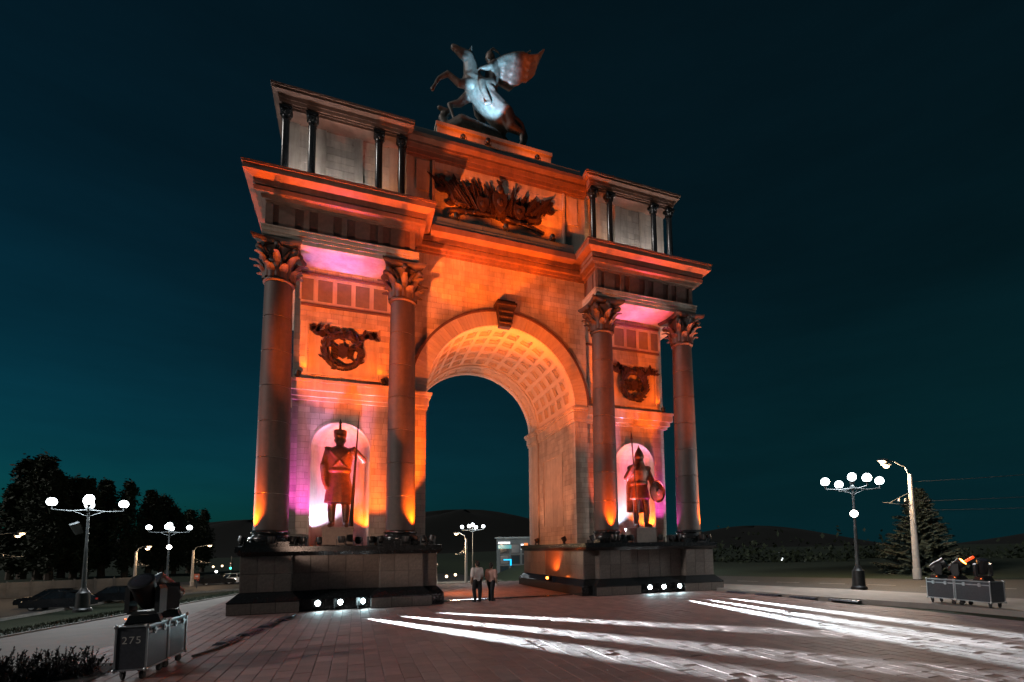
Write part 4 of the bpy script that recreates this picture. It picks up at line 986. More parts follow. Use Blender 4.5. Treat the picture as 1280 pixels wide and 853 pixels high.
ORANGE = (1.0, 0.26, 0.035); VIOLET = (0.55, 0.40, 1.0); LAV = (0.80, 0.72, 1.0); MAG = (1.0, 0.10, 0.42); CYAN = (0.15, 0.75, 1.0); PEACH = (1.0, 0.34, 0.16)
def uplight(loc, aim, label, group, e, col, size, blend, lens='lens_glass', r=.11, rad=.05):
    t, p = par_can(loc, aim, label, group, r, lens)
    d = (Vector(aim)-p).normalized(); light('SPOT', 'spot_beam', p+d*.22, e, col, t, Vector(aim), size, blend, rad)
    return t
zc = ZCAP+.002
GB = 'spotlights on the base of the arch'
# columns: orange from below
OR2 = (1.0, .125, .003)
uplight((-8.62, -.45, zc), (-8.05, -.1, 4.4), 'small black spotlight at the left corner of the base, beside the outermost left column', GB, 9000, OR2, 64, .9)
uplight((-3.28, -.62, zc), (-3.86, -.05, 4.4), 'small black spotlight right of the inner left column, by the passage', GB, 8000, OR2, 60, .9)
uplight((3.92, -.74, zc), (3.98, -.1, 5.2), 'small black spotlight in front of the inner right column', GB, 6500, (1.0, .10, .003), 50, .9)
uplight((8.66, -.40, zc), (8.05, -.1, 4.4), 'small black spotlight at the right corner of the base, beside the outermost right column', GB, 9000, OR2, 64, .9)
# cornice and spandrel washes
GW = 'long-throw spotlights on the front edge of the base'
for x_, nm in ((-B, 'before the outermost left column'), (-BAY, 'before the soldier niche'), (-A, 'before the inner left column'), (A, 'before the inner right column'), (BAY, 'before the knight niche'), (B, 'before the outermost right column')):
    uplight((x_+.12, -.70, zc), (x_+.12, -1.12, 13.8), 'black long-throw spotlight on the front edge of the base, %s' % nm, GW, 17000, OR2, 14, .9)
for sx, nm in ((-1, 'left'), (1, 'right')):
    uplight((sx*3.0, -.74, zc), (sx*-.3, .80, 12.4), 'black long-throw spotlight at the %s front corner of the passage' % nm, GW, 12000, OR2, 40, 1.0)
GY = 'orange wall washers between the columns'
for x_, tx, e_, nm in ((-4.62, -5.9, 2600, 'by the inner left column'), (-7.28, -5.8, 700, 'by the outermost left column'), (7.28, 5.8, 2600, 'by the outermost right column'), (4.62, 6.1, 1400, 'by the inner right column')):
    uplight((x_, -.22, zc), (tx, 1.0, 7.6), 'orange wall washer standing on the base %s' % nm, GY, e_*1.3, OR2, 40, 1.0)
# niches: pairs of wall washers at the columns, pairs inside the niche, long throws to the soffit
uplight((-7.22, .05, zc), (-6.9, .85, 6.2), 'small black spotlight just right of the outermost left column', GB, 1100, (.70, .07, .50), 88, .8)
uplight((-6.56, .98, zc), (-6.50, 1.80, 5.0), 'small black spotlight left of the soldier statue', GB, 900, (.66, .62, 1.0), 92, .6)
uplight((-5.32, .98, zc), (-5.30, 1.75, 4.8), 'small black spotlight right of the soldier statue', GB, 900, OR2, 88, .6)
uplight((-4.66, .05, zc), (-4.9, .9, 6.2), 'small black spotlight just left of the inner left column', GB, 1500, (1.0, .12, .01), 84, .8)
uplight((4.68, .05, zc), (5.0, .9, 6.2), 'small black spotlight just right of the inner right column', GB, 1300, (1.0, .11, .03), 84, .8)
uplight((5.34, .98, zc), (5.40, 1.80, 5.0), 'small black spotlight left of the knight statue', GB, 850, (.50, .66, 1.0), 92, .6)
uplight((6.58, .98, zc), (6.58, 1.75, 4.8), 'small black spotlight right of the knight statue', GB, 900, OR2, 88, .6)
uplight((7.22, .05, zc), (7.0, .9, 6.2), 'small black spotlight just left of the outermost right column', GB, 900, (.70, .07, .50), 88, .8)
GV = 'violet spotlights lighting the soffits'
uplight((-6.95, -.25, zc), (-6.3, .15, 11.94), 'violet spotlight on the base nearer the outermost left column, aimed at the soffit', GV, 5600, (.10, .15, 1.0), 13.5, .6)
uplight((-4.95, -.25, zc), (-5.6, .15, 11.94), 'violet spotlight on the base nearer the inner left column, aimed at the soffit', GV, 4600, (.14, .15, 1.0), 13.5, .6)
uplight((4.95, -.25, zc), (5.6, .15, 11.94), 'magenta spotlight on the base nearer the inner right column, aimed at the soffit', GV, 4600, (.90, .10, .75), 13.5, .6)
uplight((6.95, -.25, zc), (6.3, .15, 11.94), 'magenta spotlight on the base nearer the outermost right column, aimed at the soffit', GV, 4600, (1.0, .10, .50), 13.5, .6)
for x_, tx, col_, nm in ((-7.05, -6.5, (.60, .46, 1.0), 'left end of the left niche'), (-4.88, -5.4, (.72, .46, 1.0), 'right end of the left niche'), (5.02, 5.5, (.95, .36, .90), 'left end of the right niche'), (6.95, 6.4, (1.0, .30, .60), 'right end of the right niche')):
    uplight((x_, .02, zc), (tx, .86, 7.15), 'lavender spotlight at the %s, aimed at the ledge' % nm, GV, 2200, col_, 18, .8)
# ledge lamps towards the wreaths
GL = 'spotlights on the ledges under the wreaths'
for s in (-1, 1):
    for xx, nm in ((4.55, 'inner'), (7.38, 'outer')):
        uplight((s*xx, .80, 7.803), (s*(BAY+(.4 if xx > 6 else -.4)), .98, 10.6), 'small black spotlight on the ledge below the %s wreath, at its %s end' % ('left' if s < 0 else 'right', nm), GL, 60, OR2, 110, .7, r=.09)
# passage
GP = 'lamps of the passage'
uplight((2.76, 1.55, zc), (-1.2, 2.6, 10.6), 'small black spotlight on the base inside the passage, near its front corner', GP, 230, PEACH, 120, .8)
uplight((2.76, 5.00, zc), (-1.2, 4.4, 10.6), 'small black spotlight on the base inside the passage, near the far pilaster', GP, 230, PEACH, 120, .8)
uplight((-2.76, 1.55, zc), (2.2, 2.4, 8.6), 'small black spotlight on the left base inside the passage, near the front', GP, 480, PEACH, 120, .8)
uplight((-2.76, 5.00, zc), (2.2, 4.6, 8.6), 'small black spotlight deep in the passage on the left base', GP, 950, PEACH, 120, .8)
t, p = par_can((2.42, 2.45, .362), (2.75, 2.9, 2.2), 'glowing red-orange spotlight at the foot of the passage wall', None, .09, 'red_lens')
light('SPOT', 'spot_beam', p+Vector((-.02, -.05, .22)), 420, (1.0, .12, .01), t, (2.75, 2.9, 2.2), 130, .6, .03)
dm = MB(); dm.ball((0, 0, 0), .055, 10, 8); put('bulb', dm.me('bulb', 'red_lens'), t, (-.12, -.03, .20))
uplight((-2.72, 3.3, zc), (.6, 3.2, 0), 'small added spotlight on the left base in the passage, tilted down to the floor', GP, 900, (1.0, .26, .06), 110, .8)  # added to throw an orange glow on the passage floor
# loggia and attic
GA = 'spotlights of the attic'
for s in (-1, 1):
    for xx, nm in ((4.45, 'inner'), (5.98, 'middle'), (7.50, 'outer')):
        uplight((s*xx, .36, 14.14), (s*xx, 1.25, 17.2), 'small spotlight on the %s loggia floor, %s of its three' % ('left' if s < 0 else 'right', nm), GA, 170 if nm != 'inner' else 130, (.92, .86, .86) if nm != 'inner' else (1, .45, .2), 120, .7, r=.09)
for xx, nm in ((-2.0, 'left'), (0.0, 'middle'), (2.0, 'right')):
    uplight((xx, .40, 14.54), (xx*.9, 1.0, 17.6), 'small spotlight on the centre cornice below the trophy relief, %s of three' % nm, GA, 120, OR2, 140, .9, r=.09)
for xx, nm in ((-1.6, 'left'), (1.6, 'right')):
    uplight((xx, 1.0, 18.45), (xx, 1.85, 19.3), 'small spotlight on the roof edge before the statue plinth, %s of two' % nm, GA, 110, OR2, 140, .8, r=.09)
uplight((-.6, .92, 18.45), (-.05, 3.1, 23.6), 'small spotlight on the roof edge aimed up at the rider', GA, 9000, (.34, .72, 1.0), 29, .5, r=.10)
# cool floods between the pedestals, skimming the paving
GF = 'cool white floodlights at the foot of the arch'
NM = ['leftmost', 'middle', 'rightmost']
def flood(loc, aim, label):
    t = thing('floodlight', label, 'floodlight', loc, 0, GF)
    d = Vector(aim)-Vector(loc); az = math.atan2(d.y, d.x)-math.pi/2
    b = MB(); b.box(-.13, .13, -.10, .06, .12, .36); b.build('housing', 'plastic_black', t, (0, 0, 0), (0, 0, az))
    b = MB(); b.box(-.10, .10, -.03, .03, 0, .015); b.box(-.15, -.135, -.02, .02, 0, .26); b.box(.135, .15, -.02, .02, 0, .26); b.box(-.15, .15, -.02, .02, .015, .03); b.build('bracket', 'black_metal', t, (0, 0, 0), (0, 0, az))
    b = MB(); b.lathe([(.085, 0), (.05, .012), (.002, .016)], 18); b.v = [(x, z+.062, y+.24) for x, y, z in b.v]; b.build('lens', 'cool_lens', t, (0, 0, 0), (0, 0, az))
    dn = Vector((d.x, d.y, 0)).normalized()
    p = Vector(loc)+Vector((0, 0, .24))+dn*.10
    return t, p, dn
for (x, tx), nm in zip(((-6.50, (.0, -13.2)), (-5.86, (2.7, -14.3)), (-5.20, (3.9, -11.1))), NM):
    t, p, dn = flood((x, -.80, 0), (*tx, 0), 'cool white floodlight at the foot of the left base, %s of three' % nm)
    light('SPOT', 'spot_beam', p, 400000, (.74, .93, 1.0), t, p+dn*10+Vector((0, 0, -.34)), 5.6, .9, .02)
    light('SPOT', 'spill', p, 40, (.55, .92, 1.0), t, p+dn*10+Vector((0, 0, -1.5)), 150, .8, .02)
for (x, tx), nm in zip(((5.40, (4.0, -13.0)), (6.04, (4.9, -13.3)), (6.78, (6.4, -12.5))), NM):
    t, p, dn = flood((x, -.80, 0), (*tx, 0), 'cool white floodlight at the foot of the right base, %s of three' % nm)
    light('SPOT', 'spot_beam', p, 400000, (.74, .93, 1.0), t, p+dn*10+Vector((0, 0, -.34)), 5.6, .9, .02)
    light('SPOT', 'spill', p, 40, (.55, .92, 1.0), t, p+dn*10+Vector((0, 0, -1.5)), 150, .8, .02)

# ------------------------------------------------------------------ flight cases and moving heads
def flight_case(loc, rz, L_, W, H, label, group, text=None, frame='aluminium'):
    t = thing('flight_case', label, 'flight case', loc, rz, group); z0 = .14
    b = MB(); b.box(.012, L_-.012, .012, W-.012, z0+.012, z0+H-.012); b.build('panel', 'case_panel', t)
    e = .022; f = MB()
    for y in (0, W):
        for z in (z0, z0+H): f.box(0, L_, y-e*(y > 0), y+e*(y == 0), z-e*(z > z0), z+e*(z == z0))
    for x in (0, L_):
        for z in (z0, z0+H): f.box(x-e*(x > 0)+(.0005 if x == 0 else -.0005), x+e*(x == 0)+(.0005 if x == 0 else -.0005), e, W-e, z-e*(z > z0)+.0004, z+e*(z == z0)-.0004)
        for y in (0, W): f.box(x-e*(x > 0)+(.001 if x == 0 else -.001), x+e*(x == 0), y-e*(y > 0)+(.001 if y == 0 else -.001), y+e*(y == 0), z0+e, z0+H-e)
    for y in (-.001, W+.001-.012): f.box(.02, L_-.02, y, y+.012, z0+H-.115, z0+H-.09)
    f.build('edge_frame', frame, t)
    for x in (0, L_):
        for y in (0, W):
            for z in (z0, z0+H):
                c = MB(); c.ball((0, 0, 0), .033, 8, 6); put('corner', c.me('corner', 'aluminium', True), t, (x+(.01 if x == 0 else -.01), y+(.01 if y == 0 else -.01), z+(.01 if z == z0 else -.01)))
    for x in (L_*.28, L_*.72):
        c = MB(); c.lathe([(.05, -.010), (.05, .010)], 14); c.v = [(xx, zz, yy) for xx, yy, zz in c.v]; c.box(-.02, .02, -.02, -.01, -.02, .02); c.build('latch', 'aluminium', t, (x, -.008, z0+H-.10), (0, 0, 0))
    wm = MB(); wm.lathe([(.045, -.02), (.055, -.012), (.055, .012), (.045, .02)], 14); wm.v = [(x, z, y+.055) for x, y, z in wm.v]; wm.box(-.045, .045, -.045, .045, .125, .139); wm.box(-.03, .03, -.03, -.024, .05, .126); wm.box(-.03, .03, .024, .03, .05, .126)
    wme = wm.me('caster', 'rubber')
    for x in (.1, L_-.1):
        for y in (.08, W-.08): put('caster', wme, t, (x, y, 0), (0, 0, rp.uniform(0, 3)))
    if text:
        cu = bpy.data.curves.new('stencil', 'FONT'); cu.body = text; cu.size = .145*S; cu.align_x = 'CENTER'; cu.extrude = 0.0; cu.space_character = 1.15
        o = bpy.data.objects.new('tmp', cu); COL.objects.link(o); dg = bpy.context.evaluated_depsgraph_get(); me = bpy.data.meshes.new_from_object(o.evaluated_get(dg)); bpy.data.objects.remove(o)
        me.materials.clear(); me.materials.append(M['stencil'])
        put('stencil_number', me, t, (.0095, W/2, z0+H*.60), (R(90), 0, R(-90)))
    return t
def moving_head(loc, rz, pan, tilt, label, group, lens='lens_glass', face='plastic_black', sc=1.0):
    t = thing('moving_head_light', label, 'stage light', loc, rz, group); k = sc
    b = MB(); b.frustum((-.21*k, .21*k, -.17*k, .17*k), (-.17*k, .17*k, -.14*k, .14*k), .02, .12*k); b.box(-.22*k, .22*k, -.18*k, .18*k, .0, .02); b.build('base', 'plastic_black', t)
    d = MB(); d.ball((0, 0, 0), .012, 8, 6); put('status_led', d.me('status_led', 'led_orange'), t, (-.215*k, -.10*k, .07*k))
    y = MB(); y.box(-.20*k, .20*k, -.09*k, .09*k, .125*k, .17*k)
    for sx in (-1, 1): y.prism([(sx*.20*k+u*k, z*k) for u, z in ((-.03, .15), (.035, .15), (.035, .50), (.01, .56), (-.03, .52))], -.10*k, .10*k)
    yo = y.build('yoke', 'plastic_black', t, (0, 0, 0), (0, 0, pan))
    h_ = MB(); n0 = 0
    prof = [(.06, -.26), (.13, -.22), (.155, -.05), (.15, .12), (.165, .18), (.165, .24), (.14, .25)]
    h_.lathe([(r_*k, z_*k) for r_, z_ in prof], 20, sx=1.0, sy=1.1)
    ho = h_.build('head', 'plastic_black', t, (0, 0, .44*k), (tilt, 0, pan), smooth=True)
    l = MB(); l.lathe([(.13*k, .2505*k), (.06*k, .265*k), (.002, .27*k)], 20); l.build('lens', lens, ho)
    return t, ho
# left pair, near the flower bed
CL = (-8.60, -9.20, 0); rzL = R(86)
GC = 'flight cases by the flower bed'
ax = Vector((math.cos(rzL), math.sin(rzL), 0)); ay = Vector((-math.sin(rzL), math.cos(rzL), 0))
base = Vector((-8.22, -9.22, 0))
flight_case(base+ay*.0, rzL, .76, .40, .64, 'grey flight case with white stencilled number on its end, beside the flower bed', GC, '275')
flight_case(base+ax*.775, rzL, .72, .40, .64, 'grey flight case behind the numbered one, left of the arch', GC)
c1 = base+ax*.40+ay*.20; c2 = base+ax*1.12+ay*.20
mh1, h1 = moving_head((c1.x, c1.y, .785), R(10), R(-20), R(38), 'black moving head stage light on the numbered flight case', 'moving heads by the flower bed', sc=1.0)
mh2, h2 = moving_head((c2.x, c2.y, .785), R(10), R(-62), R(52), 'black moving head stage light with a dark red tint, on the rear left case', 'moving heads by the flower bed', sc=1.0)
# right pair
rzR = R(-101); baseR = Vector((10.62, -8.32, 0)); axR = Vector((math.cos(rzR), math.sin(rzR), 0)); ayR = Vector((-math.sin(rzR), math.cos(rzR), 0))
baseR = Vector((10.20, -8.30, 0.09))
GR = 'flight cases on the right footway'
flight_case(baseR, rzR, .86, .46, .55, 'dark blue flight case at the right edge, the one nearer the arch', GR)
flight_case(baseR+axR*.885, rzR, .98, .46, .55, 'dark blue flight case at the far right edge, the one farther from the arch', GR)
fo_ = MB(); 
for k, (dx, lab, lens, pan, tilt) in enumerate(((.22, 'dark moving head stage light with a dull red lens, first on the right cases', 'lens_glass', R(40), R(60)), (.78, 'moving head stage light shining orange, middle one on the right cases', 'orange_lens', R(30), R(48)), (1.52, 'black moving head stage light tilted up, last on the right cases', 'lens_glass', R(-30), R(20)))):
    c = baseR+axR*dx+ayR*.23
    t, ho = moving_head((c.x, c.y, .785), rzR+math.pi/2, pan, tilt, lab, 'moving heads on the right cases', lens, sc=.82)
    if k == 1:
        mhr = t; g = MB(); g.tube((0, 0, 0), (.02, -.36, .20), .035, .035, 10); g.build('glow_tube', 'orange_tube', t, (.10, -.05, .42))
# beams set at both groups of moving heads, some added as fill
OW = (1.0, .125, .003)
light('SPOT', 'spot_beam', (c1.x, c1.y+.1, 1.62), 23000, OW, mh1, (-5.6, 1.0, 9.6), 25, .5, .08)
light('SPOT', 'spot_beam', (c1.x+.05, c1.y+.12, 1.62), 24000, OW, mh1, (6.0, 1.0, 8.8), 18, .7, .08)
light('SPOT', 'fill_beam', (c1.x+.1, c1.y+.15, 1.62), 1300, (1.0, .66, .50), mh1, (-2.4, .8, 8.2), 78, .3, .08)  # peach fill, stands in for an unseen flood far front left
light('SPOT', 'spot_beam', (c2.x, c2.y+.1, 1.62), 14000, (1.0, .15, .010), mh2, (-.1, .8, 9.8), 31, .12, .08)
light('SPOT', 'spot_beam', (c2.x+.05, c2.y+.12, 1.62), 46000, OW, mh2, (0, 1.1, 15.9), 19, .25, .08)
light('SPOT', 'fill_beam', (c2.x+.1, c2.y+.2, 1.62), 1500, (1.0, .80, .70), mh2, (-4.2, 0, 14.8), 32, .6, .08)  # added fill for the upper wings, in place of that unseen flood
light('SPOT', 'spot_beam', (10.05, -8.9, 1.55), 7000, OW, mhr, (.2, .8, 10.4), 28, .25, .08)
light('SPOT', 'spot_beam', (10.05, -8.85, 1.55), 14000, OW, mhr, (6.0, 1.0, 9.0), 22, .7, .08)  # extra beam added to brighten the right bay
light('SPOT', 'spot_beam', (c1.x+.1, c1.y+.1, 1.60), 6000, OW, mh1, (-5.95, .6, 4.3), 13, .6, .05)
light('SPOT', 'spot_beam', (c1.x+.12, c1.y+.1, 1.60), 12000, OW, mh1, (5.95, .6, 4.3), 9, .6, .05)

# cable ramps
def ramp(p, q, label, group):
    p, q = Vector(p), Vector(q); d = (q-p).normalized(); n = Vector((-d.y, d.x)); w = .16
    b = MB(); L_ = (q-p).length
    for a_, b_, z0, z1 in ((-w, -w*.45, .004, .045), (-w*.45, w*.45, .045, .048), (w*.45, w, .045, .004)):
        vs = []
        for f in (0, 1):
            for o_, z in ((a_, z0), (b_, z1)): c = p+d*L_*f+n*o_; vs.append((c.x, c.y, z+.012))
        b.mesh(vs, [(0, 2, 3, 1)])
    lo = MB(); b.mesh([(*(p+n*o_).to_tuple(), .0) if False else ((p+n*o_).x, (p+n*o_).y, z) for o_, z in ((-w, .004), (w, .004), (w, .016), (w*.45, .057), (-w*.45, .06), (-w, .016))], [(0, 1, 2, 3, 4, 5)])
    o = b.build('cable_ramp', 'cable_ramp'); tag(o, label, 'cable ramp', group)
    ch = MB()
    for k in range(1, int(L_/.12)):
        for sd in (-1, 1):
            c = p+d*(k*.12); a0, a1 = c+n*sd*w*.55, c+n*sd*w*.92; ch.tube((a0.x, a0.y, .055), (a1.x, a1.y, .028), .008, .008, 5)
    tag(ch.build('tread', 'rubber', o), kind='stuff')
cab = MB(); pts = []
for k in range(25):
    t = k/24; pts.append((-8.05+1.0*t+.10*math.sin(t*9), -7.6+5.9*t, .022))
cab.path(pts, .022, 6); tag(cab.build('power_cable', 'rubber'), 'black power cable running across the paving to the left flight cases', 'cable')
segs = [(.14, .26), (.34, .50), (.56, .68), (.78, .90)]
for (t0, t1), nm in zip(segs, ('nearest the flight cases', 'second from the flight cases', 'third from the flight cases', 'nearest the left base')):
    f = lambda t: (-8.0+1.0*t, -7.2+5.4*t); ramp(f(t0), f(t1), 'black cable ramp on the left paving, %s' % nm, 'cable ramps left of the arch')
for k, nm in enumerate(('first from the arch', 'second from the arch', 'third from the arch', 'nearest the right flight cases')):
    f = lambda t: (8.18+1.05*t**1.2, -1.9-5.3*t); ramp(f(k*.25+.03), f(k*.25+.20), 'dark cable ramp along the right kerb, %s' % nm, 'cable ramps along the right kerb')

# ------------------------------------------------------------------ people in the passage
def person(loc, rz, h, label, top, pants, stride=.08):
    t = thing('person', label, 'person', loc, rz)
    k = h
    def p(x, y, z, r): return (x*k, y*k, z*k, r*k)
    def figure(g, parts):
        b = MB()
        if 'legs' in parts:
            for sx in (-1, 1): limb(b, p(.052*sx, 0, .51, .062+g), p(.056*sx, -stride*sx*.6, .28, .044+g), p(.056*sx, -stride*sx*.2+.02, .06, .030+g))
            limb(b, p(-.045, 0, .53, .066+g), p(.045, 0, .53, .066+g))
        if 'feet' in parts:
            for sx in (-1, 1): limb(b, p(.056*sx, -stride*sx*.2+.025, .03, .028), p(.064*sx, -stride*sx*.2-.08, .022, .024))
        if 'torso' in parts:
            b.lathe([(.085*k+g*k, .50*k), (.088*k+g*k, .56*k), (.082*k+g*k, .62*k), (.098*k+g*k, .72*k), (.100*k+g*k, .77*k), (.080*k+g*k, .815*k), (.04*k+g*k, .84*k)], 18, sx=1.2, sy=.8)
            for sx in (-1, 1): limb(b, p(.115*sx, 0, .79, .043+g), p(.145*sx, .01, .64, .036+g))
        if 'arms' in parts:
            for sx in (-1, 1):
                limb(b, p(.145*sx, .01, .65, .032), p(.150*sx, -.03, .50, .026), p(.148*sx, -.045, .455, .022))
                for f in range(4): limb(b, p(.148*sx, -.055+.012*f, .45, .009), p(.146*sx, -.06+.012*f, .40-.004*abs(f-1), .008))
                limb(b, p(.148*sx, -.07, .45, .009), p(.140*sx, -.082, .42, .008))
        if 'head' in parts:
            limb(b, p(0, 0, .82, .040), p(0, -.005, .88, .034)); b.ball((0, -.008*k, .93*k), .056*k, 12, 10, (.9, 1.05, 1.2)); limb(b, p(0, -.066, .925, .009), p(0, -.07, .915, .010))
            for sx in (-1, 1): b.ball((.052*sx*k, 0, .93*k), .013*k, 8, 6, (.6, 1, 1.3))
        return b
    remesh(figure(0, ('legs', 'feet', 'torso', 'arms', 'head')), .018, 2).build('body', 'skin', t, smooth=True)
    remesh(figure(.010, ('legs',)), .022, 1).build('trousers', pants, t, smooth=True)
    remesh(figure(.012, ('torso',)), .022, 1).build('shirt', top, t, smooth=True)
    b = MB(); b.ball((0, .008*k, .948*k), .062*k, 12, 10, (.95, 1.05, 1.0)); b.ball((0, .03*k, .91*k), .05*k, 10, 8); b.v = [q for q in b.v]; 
    ho = remesh(b, .02, 1); ho.v = [(x, max(y, -.042*k) , z) for x, y, z in ho.v]; ho.build('hair', 'dark_hair', t, smooth=True)
    b = MB()
    for sx in (-1, 1): limb(b, p(.056*sx, -stride*sx*.2+.03, .030, .034), p(.066*sx, -stride*sx*.2-.085, .024, .029))
    remesh(b, .02, 1).build('shoes', pants, t, smooth=True)
    return t
person((-1.42, -.55, 0), R(200), 1.42, 'person in white shirt and dark trousers, left of the two walkers', 'white_cloth', 'dark_cloth')
person((-.90, -.50, 0), R(140), 1.33, 'person in pale pink top and dark trousers, right of the two walkers', 'pale_cloth', 'dark_cloth', .12)

# ------------------------------------------------------------------ street lamps
def globe_lamp(loc, h, label, heads, group, extra=None, power=5000, flood_power=0, start=0.0, device=False):
    t = thing('street_lamp', label, 'street lamp', loc, 0, group)
    b = MB(); b.lathe([(.30, 0), (.30, .10), (.24, .16), (.22, .75), (.15, .82), (.10, .95)], 16); b.build('foot', 'black_metal', t, smooth=True)
    b = MB(); b.lathe([(.085, .95), (.06, h*.55), (.065, h*.56), (.05, h*.6), (.045, h-.25), (.09, h-.22), (.09, h-.12), (.03, h-.02)], 12); b.build('pole', 'pole_metal', t, smooth=True)
    for k in range(heads):
        a_ = start+2*math.pi*k/(heads); R_ = 1.08; c, s_ = math.cos(a_), math.sin(a_)
        arm = MB(); arm.path([(0, 0, h-.18), (c*R_*.5, s_*R_*.5, h-.24), (c*R_, s_*R_, h-.20), (c*R_, s_*R_, h-.06)], .026, 8); arm.path([(0, 0, h-.45), (c*R_*.4, s_*R_*.4, h-.26)], .014, 6); ao_ = arm.build('arm', 'pole_metal', t)
        g = MB(); g.ball((c*R_, s_*R_, h+.10), .165, 16, 12); g.build('globe', 'globe_light', t, smooth=True)
        g = MB(); g.lathe([(.06, -.08), (.10, -.05), (.07, -.02)], 12, (c*R_, s_*R_, h)); g.build('holder', 'black_metal', t)
    g = MB(); g.ball((0, 0, h+.28), .165, 16, 12); g.build('globe', 'globe_light', t, smooth=True); g = MB(); g.lathe([(.03, -.1), (.10, .10)], 12, (0, 0, h)); g.build('holder', 'black_metal', t)
    if power: light('POINT', 'lamp_light', (loc[0], loc[1], loc[2]+h+.75), power, (.86, .95, 1.0), t, radius=.9)
    if extra:
        z, dx, dy = extra
        g = MB(); g.box(-.16, .16, -.07, .07, -.12, .12); g.tube((0, .05, 0), (0, .2, 0), .03, .03, 8)
        az = math.atan2(dy, dx)-math.pi/2
        ho = g.build('flood_housing', 'black_metal', t, (dx*.24, dy*.24, z), (0, 0, az+math.pi))
        g = MB(); g.lathe([(.14, 0), (.08, .03), (.002, .04)], 16); g.v = [(x, -.071-z_, y) for x, y, z_ in g.v]; g.build('flood_lens', 'flood_light', ho)
        if flood_power:
            light('SPOT', 'flood_beam', (loc[0]+dx*.45, loc[1]+dy*.45, loc[2]+z), flood_power, (1.0, .90, .80), t, (loc[0]+dx*8, loc[1]+dy*8, loc[2]+z-2.4), 150, .6, .15)
    if device:
        g = MB(); g.frustum((-.12, .12, -.10, .10), (-.15, .15, -.12, .12), -.22, .22); g.build('loudspeaker', 'pole_metal', t, (-.28, -.16, h*.78), (R(15), R(-25), R(30)))
    return t
GS = 'globe street lamps'
globe_lamp((-15.5, 7.73, -.41), 4.25, 'globe street lamp with a loudspeaker on its pole, on the grass left of the arch', 4, GS, None, 2800, start=R(20), device=True)
globe_lamp((-16.9, 22.6, -.75), 4.25, 'globe street lamp with an extra bright floodlight, behind the left moving heads', 4, GS, (3.05, .35, -.93), 1200, 1000, start=R(10))
globe_lamp((13.35, -3.62, 0), 4.25, 'globe street lamp with a floodlight on its pole, right of the arch', 4, GS, (3.02, -.80, -.60), 1500, 450, start=R(-24)+math.pi)
globe_lamp((5.3, 31.5, -1.7), 5.7, 'globe street lamp seen through the arch', 4, GS, None, 2500, start=R(60))
globe_lamp((13.6, 14.6, -.6), 5.1, 'distant globe street lamp seen between the right pylon and its outer column', 0, GS, None, 1500)

def sodium_pole(loc, h, reach, heads, label, group, power=1500, rise=.55, concrete=True):
    t = thing('utility_pole', label, 'utility pole', loc, 0, group)
    b = MB(); b.lathe([(.20, 0), (.20, .5), (.165, .52), (.10, h)], 14); b.build('post', 'pole_concrete', t, smooth=True)
    rx, ry = reach
    b = MB(); b.path([(0, 0, h-.3), (rx*.15, ry*.15, h+rise*.5), (rx*.6, ry*.6, h+rise*.9), (rx, ry, h+rise)], .035, 8); b.build('arm', 'pole_metal', t)
    b = MB(); b.path([(0, 0, h-.9), (rx*.9, ry*.9, h-1.5)], .022, 6); b.path([(0, 0, h-1.6), (rx*1.1, ry*1.1, h-1.45)], .03, 6); b.build('bracket', 'pole_metal', t)
    for k in range(3):
        g = MB(); g.lathe([(.05, 0), (.07, .04), (.05, .08), (.07, .12), (.03, .16)], 10); g.build('insulator', 'pole_concrete', t, (rx*.25*k, ry*.25*k, h-1.42))
    for k in range(heads):
        f = 1-.12*k; zz = h+rise-.22*k
        g = MB(); g.ball((0, 0, 0), .2, 12, 8, (1.5, .8, .45)); g.build('lamp_head', 'pole_metal', t, (rx*f, ry*f, zz), (0, 0, math.atan2(ry, rx)), smooth=True)
        g = MB(); g.ball((0, 0, 0), .15, 12, 8, (1.2, .8, .7)); g.build('bulb', 'sodium_light', t, (rx*f, ry*f, zz-.09), smooth=True)
    if power: light('POINT', 'lamp_light', (loc[0]+rx, loc[1]+ry, loc[2]+h+rise-.75), power, (1.0, .66, .38), t, radius=.25)
    return t
GU = 'utility poles with sodium lamps'
sodium_pole((21.1, -.77, 0), 5.35, (-1.25, .49), 2, 'pale concrete utility pole with twin sodium lamps, in front of the spruce', GU, 2600, .75)
sodium_pole((-26.1, 45.9, -1.7), 3.9, (1.1, -.2), 2, 'thin utility pole with twin sodium lamps, left of the left moving heads', GU, 500)
sodium_pole((-22.2, 49.9, -1.7), 4.0, (1.5, .1), 1, 'thin utility pole with a single sodium lamp, left of the traffic lights', GU, 500)
sodium_pole((4.4, 30.2, -1.7), 4.6, (-.9, .2), 1, 'utility pole with a sodium lamp seen through the arch', GU, 1500)
sodium_pole((2.0, 33.4, -1.7), 3.5, (.3, 0), 1, 'small lamp post right of the left base, seen far behind', GU, 0)
sodium_pole((-33.4, 37.5, -1.7), 5.0, (2.1, .25), 2, 'utility pole at the left edge whose twin sodium lamps glow over the street', GU, 500)
# wires
for (p, q, nm) in (((21.0, -.7, 4.95), (34.0, -11.5, 5.9), 'upper'), ((20.9, -.7, 3.95), (34.0, -11.5, 4.6), 'middle'), ((21.0, -.65, 3.5), (34.0, -11.5, 3.9), 'lower')):
    w = MB(); P0, P1 = Vector(p), Vector(q); pts = []
    for k in range(17):
        t = k/16; c = P0.lerp(P1, t); pts.append((c.x, c.y, c.z-.9*t*(1-t)))
    w.path(pts, .014, 5); tag(w.build('overhead_wire', 'rubber'), '%s overhead wire running right from the concrete pole' % nm, 'wire', 'overhead wires')

